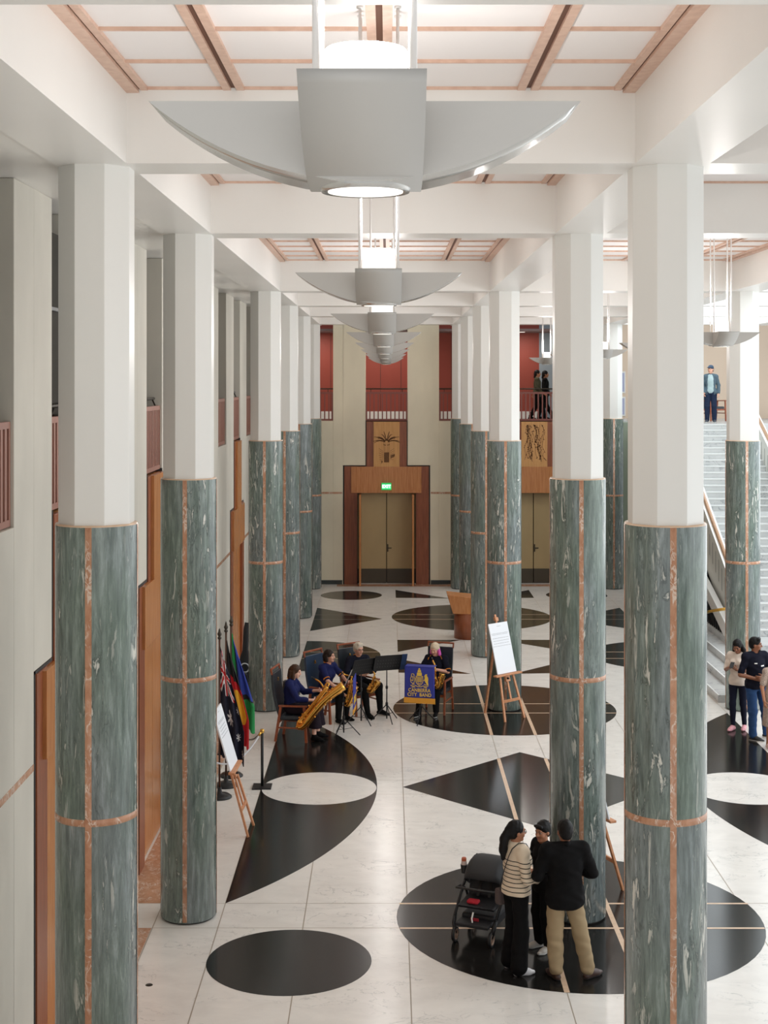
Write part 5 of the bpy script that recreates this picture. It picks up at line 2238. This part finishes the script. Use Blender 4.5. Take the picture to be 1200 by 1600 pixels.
p.hair(HAIR['black'], [((0, 0.10, 0.03), (0.005, 0.15, -0.08), 0.045, 0.05), ((0.005, 0.15, -0.08), (0.01, 0.155, -0.20), 0.05, 0.05), ((0.01, 0.155, -0.20), (0.012, 0.150, -0.31), 0.048, 0.022)], thick=0.010)
ms = bpy.data.materials.new('striped_knit')
ms.use_nodes = True
nt = ms.node_tree
tc = nt.nodes.new('ShaderNodeTexCoord')
sx = nt.nodes.new('ShaderNodeSeparateXYZ')
nt.links.new(tc.outputs['Object'], sx.inputs[0])


def math_node(op, a, b_=None):
    n_ = nt.nodes.new('ShaderNodeMath')
    n_.operation = op
    for i, v in enumerate((a, b_)):
        if v is None:
            continue
        if isinstance(v, (int, float)):
            n_.inputs[i].default_value = v
        else:
            nt.links.new(v, n_.inputs[i])
    return n_.outputs[0]


fr = math_node('FRACT', math_node('DIVIDE', math_node('ADD', sx.outputs['Z'], 10.0), 0.047))
band = math_node('LESS_THAN', fr, 0.2)
hi_ = math_node('LESS_THAN', sx.outputs['Z'], 1.262)
lo_ = math_node('GREATER_THAN', sx.outputs['Z'], 0.90)
msk = math_node('MULTIPLY', math_node('MULTIPLY', band, hi_), lo_)
mx = nt.nodes.new('ShaderNodeMix')
mx.data_type = 'RGBA'
nt.links.new(msk, mx.inputs['Factor'])
mx.inputs['A'].default_value = srgb(214, 196, 172)
mx.inputs['B'].default_value = srgb(22, 20, 20)
nt.links.new(mx.outputs['Result'], nt.nodes['Principled BSDF'].inputs['Base Color'])
nt.nodes['Principled BSDF'].inputs['Roughness'].default_value = 0.9
p.top('striped_jumper', ms, 0.86, 0.034, 0.86, 0.0045, (0.022, 0.020), low=0.06)
p.bottoms('wide_trousers', BLACKC, (0.012, 0.030, 0.060), 0.95, 0.93, 0.004)
p.shoes(mat('white_shoe', srgb(222, 220, 222), 0.5), None, 'trainer')
bb = B()
tube(bb, [Vector((-0.10, -0.13, 1.30)), Vector((-0.105, -0.055, 1.408)), Vector((-0.10, 0.03, 1.427)), Vector((-0.09, 0.112, 1.37)), Vector((-0.075, 0.145, 1.29)), Vector((-0.04, 0.158, 1.20)), Vector((0.03, 0.158, 1.05)), Vector((0.09, 0.155, 0.94)), Vector((0.15, 0.12, 0.86))], 0.008, 6, flat=0.5)
obj('bag_strap', bb, M['nylon'], p.root)
bb = B()
box(bb, -0.05, 0.05, -0.09, 0.09, 0.68, 0.86)
bg = obj('shoulder_bag', bb, cloth('taupe_cloth', 86, 74, 72), p.root, bevel=0.03)
bg.location = (0.185, 0.06, 0.0)

# ---- 2 man in black jacket, seen from behind
J = stand(1.71, 1.12)
J.update(eR=Vector((-0.31, 0.0, 1.13)), wR=Vector((-0.20, -0.22, 1.10)), eL=Vector((0.30, 0.0, 1.13)), wL=Vector((0.16, -0.24, 1.10)))
J.update(aL=Vector((0.09, -0.02, 0.085)), aR=Vector((-0.26, 0.02, 0.085)), kL=Vector((0.10, -0.03, 0.50)), kR=Vector((-0.18, -0.03, 0.50)), tL=Vector((0.2, -1, 0)), tR=Vector((-0.95, -0.55, 0)))
J['hf'] = Vector((0.1, -1, -0.12))
p = Person('man in black jacket and khaki trousers seen from behind', (1.90, 15.55, 0), (-0.16, 0.98), J, SKIN['brown'], 0.008, False, 1.08)
p.hands = {'R': ((0.5, -1, 0.2), (0.6, 0.5, 0.3), 0.6), 'L': ((-0.5, -1, 0.2), (-0.6, 0.5, 0.3), 0.6)}
p.body()
p.hair(HAIR['black'], thick=0.007, cut='short')
p.top('black_jacket', BLACKC, 0.97, 0.046, 0.79, 0.006, (0.028, 0.026), low=0.09)
f = Field(0.008)
f.chain([Vector((0.07, 0.03, 1.475)), Vector((0.0, 0.085, 1.48)), Vector((-0.07, 0.03, 1.475))], [0.026, 0.03, 0.026])
f.mesh('jacket_collar', BLACKC, p.root)
p.bottoms('khaki_trousers', cloth('khaki', 158, 138, 108), (0.012, 0.032, 0.036), 0.93, 0.90, 0.007)
p.shoes(mat('brown_boot', srgb(58, 34, 24), 0.5), M['gap'], 'boot')

# ---- 3 youth between them, mostly hidden
J = stand(1.44, 0.9)
J['hf'] = Vector((0.25, -1, -0.12))
J.update(eR=Vector((-0.21, -0.02, 0.96)), wR=Vector((-0.08, -0.20, 0.95)), eL=Vector((0.21, -0.02, 0.96)), wL=Vector((0.08, -0.2, 0.95)))
p = Person('youth in black facing the camera side, half hidden by the man in black', (1.75, 16.35, 0), (-0.85, -0.5), J, SKIN['tan'], 0.008)
p.body()
p.brows(HAIR['black'])
p.hair(HAIR['black'], [((-0.045, -0.078, 0.082), (0.045, -0.078, 0.082), 0.020, 0.020)], thick=0.010, cut='short')
p.top('black_top', BLACKC, 0.95, 0.022, 0.66, 0.003, low=0.05)
p.bottoms('dark_trousers', BLACKC, (0.016, 0.022, 0.03), 0.95)
p.shoes(mat('pale_trainer', srgb(170, 164, 156), 0.6), M['paint'], 'trainer')

# ---- 4 young woman with phone
J = stand(1.67, 0.92)
J['hf'] = Vector((0.05, -0.9, -0.45))
J['head'] = J['head'] + Vector((0, -0.03, -0.01))
J.update(eR=Vector((-0.22, -0.02, 1.10)), wR=Vector((-0.07, -0.20, 1.18)), eL=Vector((0.22, -0.02, 1.10)), wL=Vector((0.05, -0.21, 1.15)))
J.update(aL=Vector((0.09, 0.10, 0.085)), aR=Vector((-0.07, -0.06, 0.085)), kL=Vector((0.09, 0.02, 0.49)), kR=Vector((-0.08, -0.06, 0.49)))
p = Person('young woman in cream shirt and navy leggings looking at her phone', (6.45, 26.65, 0), (-0.55, -0.83), J, SKIN['brown'], 0.009, True)
p.hands = {'R': ((0.35, -0.6, 0.5), (0.8, 0.1, 0.5), 0.7), 'L': ((-0.35, -0.6, 0.5), (-0.8, 0.1, 0.5), 0.7)}
p.body()
p.brows(HAIR['black'])
p.hair(HAIR['black'], [((-0.07, 0.03, 0.0), (-0.09, 0.04, -0.12), 0.035, 0.035), ((0.07, 0.03, 0.0), (0.10, 0.03, -0.10), 0.04, 0.045), ((0.10, 0.03, -0.10), (0.11, 0.02, -0.22), 0.045, 0.02), ((0, 0.08, 0), (0, 0.10, -0.17), 0.06, 0.05)])
p.top('cream_shirt', cloth('cream_linen', 216, 200, 186), 0.42, 0.02, 0.84, 0.006, (0.016, 0.016), low=0.06)
p.bottoms('leggings', cloth('navy_leggings', 26, 28, 44), (0.006, 0.006, 0.006), 0.93)
p.shoes(mat('pink_slide', srgb(222, 160, 168), 0.6), None, 'slide')
ph = B()
box(ph, -0.036, 0.036, -0.004, 0.004, -0.07, 0.07)
o = obj('phone', ph, M['nylon'], None, bevel=0.003)
o.matrix_world = p.W @ Matrix.Translation((-0.005, -0.30, 1.245)) @ Matrix.Rotation(R(-50), 4, 'X')
tag(o, 'dark phone held by the young woman in cream shirt', 'phone')

# ---- 5 young man in jeans
J = stand(1.83, 1.08)
J['hf'] = Vector((0.75, -0.6, -0.08))
J.update(eR=Vector((-0.31, 0.02, 1.18)), wR=Vector((-0.03, -0.17, 1.10)), eL=Vector((0.27, -0.03, 1.18)), wL=Vector((0.02, -0.20, 1.15)))
J.update(aL=Vector((0.27, 0.06, 0.085)), aR=Vector((-0.09, -0.04, 0.085)), kL=Vector((0.19, -0.02, 0.52)), kR=Vector((-0.10, -0.05, 0.52)), tL=Vector((0.6, -1, 0)), tR=Vector((0.55, -1, 0)))
p = Person('young man in dark tee and blue jeans with folded arms', (6.60, 25.95, 0), (0.35, -0.93), J, SKIN['brown'], 0.009)
p.hands = {'R': ((1, -0.1, 0.1), (0, 1, 0.2), 0.5), 'L': ((-1, -0.1, 0.0), (0, 1, 0.2), 0.5)}
p.body()
p.brows(HAIR['black'])
p.hair(HAIR['black'], [((-0.04, -0.045, 0.095), (0.04, -0.045, 0.095), 0.032, 0.032)], thick=0.010, cut='short')
f = Field(0.007)
HRm = p.HM.to_3x3()
f.ell(p.hp(0, -0.064, -0.09), Vector((0.036, 0.032, 0.026)), HRm)
f.mesh('beard', HAIR['black'], p.root)
tee = p.top('dark_tee', DNAVY, 0.42, 0.028, 0.92, 0.005, (0.016, 0.016), low=0.05)
tv = np.empty(len(tee.data.vertices) * 3, F32)
tee.data.vertices.foreach_get('co', tv)
tv = tv.reshape(-1, 3)
tv = tv[tv[:, 1] < -0.03]
bb = B()
for x0, x1, z0, z1 in ((0.02, 0.10, 1.33, 1.352), (-0.10, -0.05, 1.38, 1.398)):
    gv = []
    for zz in (z0, z1):
        row = []
        for k in range(7):
            xx = x0 + (x1 - x0) * k / 6
            i_ = np.argmin((tv[:, 0] - xx) ** 2 + (tv[:, 2] - zz) ** 2)
            row.append(bb.verts.new((xx, float(tv[i_, 1]) - 0.002, zz)))
        gv.append(row)
    for k in range(6):
        bb.faces.new((gv[0][k], gv[0][k + 1], gv[1][k + 1], gv[1][k]))
obj('printed_mark', bb, M['paint'], tee)
p.bottoms('jeans', cloth('blue_denim', 46, 74, 116), (0.010, 0.022, 0.030), 0.95, 0.99, 0.006)
p.shoes(mat('black_slide', (0.02, 0.02, 0.02, 1), 0.5), M['paint'], 'slide')

# ---- 6 woman at the picture edge
J = stand(1.66, 0.92)
p = Person('woman in speckled beige dress at the right edge of the picture', (6.76, 25.3, 0), (0.3, -0.95), J, SKIN['tan'], 0.010, True)
p.body()
p.hair(HAIR['black'], [((0, 0.08, 0), (-0.05, 0.10, -0.24), 0.06, 0.04), ((-0.06, 0.03, 0), (-0.08, 0.04, -0.24), 0.04, 0.03)])
f = Field(0.010)
p.torso(f, 0.018)
for q in 'LR':
    p.arm(f, q, 0.018, 0.016, 0.4)
f.cap(J['pel'], Vector((0, 0.01, 0.42)), 0.165, 0.20, 0.05)
f.mesh('speckled_dress', mat('speckled_dress', srgb(170, 150, 136), 0.85, noise=(60, (1, 1, 1), 0.45)), p.root, [((0, 0, 0.40), (0, 0, -1))], 0.003)
p.shoes(mat('pale_sandal', srgb(214, 180, 166), 0.6), None, 'sandal')

# ---- 7-10 the band
JA = sit(1.66, 0.95)
JA.update(head=Vector((0, 0.0, 1.205)), hf=Vector((-0.03, -1, -0.22)), eR=Vector((-0.24, -0.10, 0.76)), wR=Vector((-0.10, -0.32, 0.80)), eL=Vector((0.22, -0.10, 0.80)), wL=Vector((0.04, -0.36, 0.90)))
ca, fa = CH['A']
p = Person('seated woman with brown bob in navy jacket and long dark skirt, playing the large saxophone', (ca.x, ca.y, 0), fa, JA, SKIN['fair'], 0.009, True)
JA.update(wR=p.local(pix(489, 1094, 25.80)), wL=p.local(pix(497, 1079, 25.95)))
p.hands = {'R': ((0.6, -0.8, 0.0), (0.6, 0.6, -0.2), 0.8), 'L': ((-0.5, -0.8, 0.1), (-0.6, 0.6, 0.2), 0.8)}
p.body()
p.brows(HAIR['brown'])
p.hair(HAIR['brown'], [((-0.075, 0.02, 0.0), (-0.08, 0.0, -0.11), 0.030, 0.030), ((0.075, 0.02, 0.0), (0.08, 0.0, -0.11), 0.030, 0.030), ((0, 0.085, 0), (0, 0.09, -0.11), 0.06, 0.05), ((-0.06, 0.07, -.02), (-0.06, 0.07, -0.12), 0.04, 0.035), ((0.06, 0.07, -.02), (0.06, 0.07, -0.12), 0.04, 0.035)])
p.top('navy_jacket', NAVY, 0.78, 0.022, None, 0.003, (0.022, 0.02))
collar(p, ORANGE)
f = Field(0.010)
f.ell(JA['pel'], (0.17, 0.14, 0.12), None, 0.05)
for q in 'LR':
    f.cap(JA['h' + q], JA['k' + q], 0.10, 0.095, 0.06)
    f.cap(JA['k' + q], Vector((JA['a' + q].x * 0.95, JA['a' + q].y - 0.02, 0.26)), 0.085, 0.12, 0.06)
f.mesh('long_skirt', cloth('aubergine_skirt', 34, 26, 34), p.root, [((0, 0, 0.24), (0, 0, -1))], 0.003)
p.shoes(BLACKC, None, 'shoe', 0.02)

JB = sit(1.68, 0.95)
JB.update(head=Vector((0, -0.03, 1.215)), chest=Vector((0, 0.05, .86)), neck=Vector((0, 0.015, 1.065)), sL=Vector((0.16, 0.02, 1.01)), sR=Vector((-0.16, 0.02, 1.01)), hf=Vector((0.25, -1, 0.02)))
JB.update(eR=Vector((-0.22, -0.16, 0.80)), wR=Vector((-0.05, -0.38, 0.84)), eL=Vector((0.22, -0.16, 0.82)), wL=Vector((0.06, -0.38, 0.93)))
JB.update(aL=Vector((0.15, -0.30, 0.09)), aR=Vector((-0.12, -0.34, 0.09)))
cb, fb = CH['B']
p = Person('laughing seated woman in navy polo with yellow trim, holding a saxophone', (cb.x, cb.y, 0), fb, JB, SKIN['light'], 0.009, True)
JB.update(wR=p.local(pix(541, 1088, 27.16)), wL=p.local(pix(543, 1066, 27.22)))
p.hands = {'R': ((0.5, -0.8, 0.1), (0.7, 0.5, 0.0), 1.1), 'L': ((-0.3, -0.8, 0.2), (-0.7, 0.5, 0.0), 1.1)}
p.body()
p.brows(HAIR['dark'])
p.hair(HAIR['dark'], [((-0.075, 0.03, 0.0), (-0.08, 0.02, -0.08), 0.030, 0.030), ((0.075, 0.03, 0.0), (0.08, 0.02, -0.08), 0.030, 0.030), ((0, 0.085, 0), (0, 0.09, -0.08), 0.06, 0.05)])
p.top('navy_polo', NAVY, 0.42, 0.02, None, 0.003, (0.022, 0.018))
collar(p, ORANGE)
sleeve_band(p, 0.84, ORANGE, 0.064)
p.bottoms('black_trousers', BLACKC, (0.02, 0.022, 0.02), 0.94)
p.shoes(BLACKC, None)

JC = sit(1.76, 1.08)
JC.update(hf=Vector((0.12, -1, -0.06)), eR=Vector((-0.30, -0.02, 0.80)), wR=Vector((-0.10, -0.20, 0.78)), eL=Vector((0.28, -0.06, 0.80)), wL=Vector((0.06, -0.26, 0.82)))
JC.update(kL=Vector((0.20, -0.40, 0.56)), kR=Vector((-0.12, -0.40, 0.56)), aL=Vector((0.22, -0.42, 0.10)), aR=Vector((-0.10, -0.50, 0.09)), tL=Vector((0.5, -1, 0)), tR=Vector((0.1, -1, 0)))
cc, fc_ = CH['C']
p = Person('seated white-haired man with glasses in dark jacket with orange collar', (cc.x, cc.y, 0), (0.50, -0.86), JC, SKIN['light'], 0.009)
p.hands = {'R': ((0.6, -0.8, 0.0), (0.6, 0.6, -0.2), 0.8), 'L': ((-0.5, -0.8, 0.0), (-0.6, 0.6, 0.2), 0.8)}
p.body()
p.hair(HAIR['white'], [((-0.035, -0.05, 0.10), (0.035, -0.05, 0.10), 0.028, 0.028)], thick=0.012, cut='short')
p.glasses(M['blackmetal'])
p.top('navy_jacket', DNAVY, 0.9, 0.024, None, 0.003, (0.024, 0.022))
collar(p, ORANGE, 0.014)
bb = B()
R1, _ = p.spine()
tube(bb, [JC['chest'] + R1 @ Vector((0, -0.105, 0.15)), JC['chest'] + R1 @ Vector((0, -0.131, 0.05)), JC['chest'] + R1 @ Vector((0, -0.130, -0.06))], [0.012, 0.014, 0.010], 8)
obj('shirt_front', bb, ORANGE, p.root)
p.bottoms('black_trousers', BLACKC, (0.02, 0.02, 0.016), 0.94)
p.shoes(BLACKC, None)

JD = sit(1.68, 1.0)
JD.update(head=Vector((-0.01, 0.01, 1.205)), hf=Vector((-0.15, -1, -0.28)), eR=Vector((-0.28, -0.04, 0.80)), wR=Vector((-0.08, -0.28, 0.78)), eL=Vector((0.28, -0.06, 0.80)), wL=Vector((0.05, -0.24, 0.87)))
JD.update(kL=Vector((0.14, -0.38, 0.55)), kR=Vector((-0.16, -0.40, 0.55)), aL=Vector((0.15, -0.42, 0.09)), aR=Vector((-0.17, -0.52, 0.09)))
cd, fd = CH['D']
p = Person('seated player with pink and silver hair in black polo with orange piping', (cd.x, cd.y, 0), fd, JD, SKIN['light'], 0.009, True, 1.08)
p.hands = {'R': ((0.5, -0.8, 0.0), (0.6, 0.6, -0.2), 0.8), 'L': ((-0.6, -0.6, 0.1), (-0.4, 0.6, 0.2), 0.8)}
p.body()
h_ = p.hair([HAIR['blond'], HAIR['pink']], [((-0.075, 0.02, 0.0), (-0.088, 0.0, -0.085), 0.030, 0.030), ((0.075, 0.02, 0.0), (0.095, 0.0, -0.10), 0.032, 0.034), ((0, 0.085, 0), (0, 0.09, -0.09), 0.06, 0.05)])
inv = p.HM.inverted()
for pg in h_.data.polygons:
    c = inv @ Vector(pg.center)
    pg.material_index = 1 if c.z < 0.005 - 0.02 * math.sin(c.x * 40) and abs(c.x) > 0.03 else 0
p.top('black_polo', DNAVY, 0.45, 0.024, None, 0.003, (0.026, 0.022))
sleeve_band(p, 0.88, ORANGE, 0.067)
bb = B()
R1, _ = p.spine()
for q in (-1, 1):
    tube(bb, [JD['s' + ('L' if q > 0 else 'R')] + Vector((-q * 0.07, -0.035, 0.065)), JD['s' + ('L' if q > 0 else 'R')] + Vector((-q * 0.03, -0.068, 0.02)), JD['s' + ('L' if q > 0 else 'R')] + Vector((-q * 0.01, -0.075, -0.04))], 0.010, 8)
obj('orange_piping', bb, ORANGE, p.root)
p.bottoms('black_trousers', BLACKC, (0.02, 0.024, 0.022), 0.95)
p.shoes(BLACKC, M['paint'], 'trainer')

# ---- their saxophones
dA = 25.62
bot = pix(471, 1131, dA)
pts = [pix(512, 1073, dA - .02), pix(500, 1088, dA - .02), pix(486, 1106, dA - .02), pix(474, 1121, dA - .02), pix(468, 1130, dA - .04), pix(469, 1135, dA - .1), pix(475, 1133, dA - .16), pix(487, 1117, dA - .17), pix(503, 1098, dA - .17), pix(520, 1083, dA - .16), pix(537, 1071, dA - .14)]
saxophone('baritone_saxophone', 'large gold baritone saxophone slanting across the left player', pts, [0.030, 0.038, 0.046, 0.052, 0.056, 0.058, 0.058, 0.060, 0.062, 0.066, 0.082],
          [pix(512, 1073, dA - .02), pix(514, 1069, dA), pix(511, 1067, dA + .02), pix(506, 1074, dA + .05), pix(503, 1070, dA + .1), pix(499, 1065, dA + .16), pix(491.5, 1060.5, dA + .22)], None, 'saxophones of the band', 34)
dB = 27.15
pts = [pix(549, 1060, dB), pix(547, 1072, dB), pix(544, 1086, dB), pix(541, 1096, dB), pix(541.5, 1100, dB - .03), pix(545, 1101, dB - .08), pix(548, 1094, dB - .12), pix(551, 1082, dB - .14), pix(555, 1072, dB - .15)]
saxophone('saxophone', 'gold saxophone of the laughing woman behind the edge-on stand', pts, [0.014, 0.018, 0.024, 0.029, 0.031, 0.032, 0.036, 0.044, 0.07],
          [pix(549, 1060, dB), pix(550, 1057.5, dB), pix(547, 1056, dB + .03), pix(541, 1055, dB + .06), pix(535, 1052, dB + .10)], None, 'saxophones of the band', 20)
dC = 27.55
pts = [pix(585, 1055, dC), pix(583, 1063, dC), pix(580, 1071, dC), pix(577, 1076, dC - .02), pix(577, 1079, dC - .05), pix(580, 1080, dC - .09), pix(583, 1076, dC - .1), pix(587, 1070, dC - .11), pix(591, 1064, dC - .12)]
saxophone('saxophone', 'gold saxophone in the lap of the white-haired man', pts, [0.013, 0.016, 0.021, 0.026, 0.028, 0.030, 0.034, 0.040, 0.062],
          [pix(585, 1055, dC), pix(585.5, 1053, dC), pix(584, 1050.5, dC + .05), pix(582, 1048.5, dC + .12)], None, 'saxophones of the band', 18)
dD = 27.70
pts = [pix(679, 1040, dD), pix(680, 1052, dD), pix(681, 1064, dD), pix(682, 1071, dD - .02), pix(683, 1073, dD - .05), pix(686, 1073, dD - .08), pix(688, 1067, dD - .1), pix(689, 1060, dD - .11), pix(691, 1052, dD - .12)]
saxophone('saxophone', 'small saxophone held by the pink-haired player', pts, [0.013, 0.016, 0.021, 0.026, 0.028, 0.030, 0.034, 0.040, 0.06],
          [pix(679, 1040, dD), pix(679, 1038, dD), pix(677.5, 1035, dD + .06), pix(676, 1031, dD + .14)], None, 'saxophones of the band', 18)

# ---- 11 man at the stair head
J = stand(1.72, 0.90)
J['sL'].z -= 0.02
J['sR'].z -= 0.02
J.update(wR=Vector((-0.20, -0.14, 0.90)))
J['hf'] = Vector((-0.5, -1, 0))
p = Person('man in cap and open teal jacket standing at the head of the stairs', (9.72, 43.55, 5.172), (-0.25, -0.97), J, SKIN['light'], 0.010, False, 0.94)
p.body()
p.hair(HAIR['dark'], thick=0.004, cut='short')
f = Field(0.009)
f.ell(p.hp(0, 0.012, 0.062), (0.088, 0.106, 0.075))
f.cap(p.hp(0, -0.09, 0.06), p.hp(0, -0.15, 0.045), 0.055, 0.05, 0.02, (Vector((0, 0, 1)), 0.18))
f.mesh('flat_cap', cloth('cap_slate', 60, 74, 92), p.root)
p.top('pale_shirt', cloth('pale_teal_shirt', 160, 178, 180), 0.2, 0.019, 0.88)
f = Field(0.011)
p.torso(f, 0.026)
for q in 'LR':
    p.arm(f, q, 0.020, 0.020, 0.96)
f.ell(J['pel'] - Vector((0, 0, 0.05)), (0.19, 0.15, 0.14), None, 0.05)
f.cap(Vector((0, -0.17, 0.72)), Vector((0.0, -0.12, 1.47)), 0.125, 0.085, 0.015, None, True)
f.mesh('teal_jacket', cloth('teal_jacket', 78, 94, 104), p.root, [((0, 0, 0.80), (0, 0, -1)), ((0, 0, J['neck'].z + 0.05), (0, 0, 1))], 0.003)
p.bottoms('dark_jeans', cloth('dark_jeans', 34, 44, 66), (0.02, 0.026, 0.03), 0.96)
p.shoes(cloth('grey_shoe', 70, 74, 82), M['paint'])

# ---- 12, 13 walkers on the balcony
for (x, y, lb, m1, hgt, sw) in ((4.84, 46.75, 'dark-haired walker in olive top behind the right-hand balcony railing', cloth('olive_top', 76, 74, 58), 1.60, 1), (5.14, 47.15, 'walker in black coat on the balcony, beside the one in olive', BLACKC, 1.58, -1)):
    J = stand(hgt, 1.0)
    J.update(aL=Vector((0.10, -0.22 * sw, 0.085)), aR=Vector((-0.10, 0.24 * sw, 0.10)), kL=Vector((0.10, -0.16 * sw, 0.48)), kR=Vector((-0.10, 0.02 * sw, 0.48)), wL=Vector((0.24, 0.12 * sw, 0.84)), wR=Vector((-0.24, -0.2 * sw, 0.86)))
    p = Person(lb, (x, y, 5.172), (0.98, -0.1), J, SKIN['tan'], 0.011)
    p.body()
    p.hair(HAIR['black'], [((0, 0.08, 0), (0, 0.10, -0.12), 0.05, 0.04)])
    p.top('top', m1, 0.95, 0.026, 0.74, 0.003, low=0.05)
    p.bottoms('trousers', BLACKC, (0.018, 0.022, 0.026), 0.95)
    p.shoes(BLACKC, None)
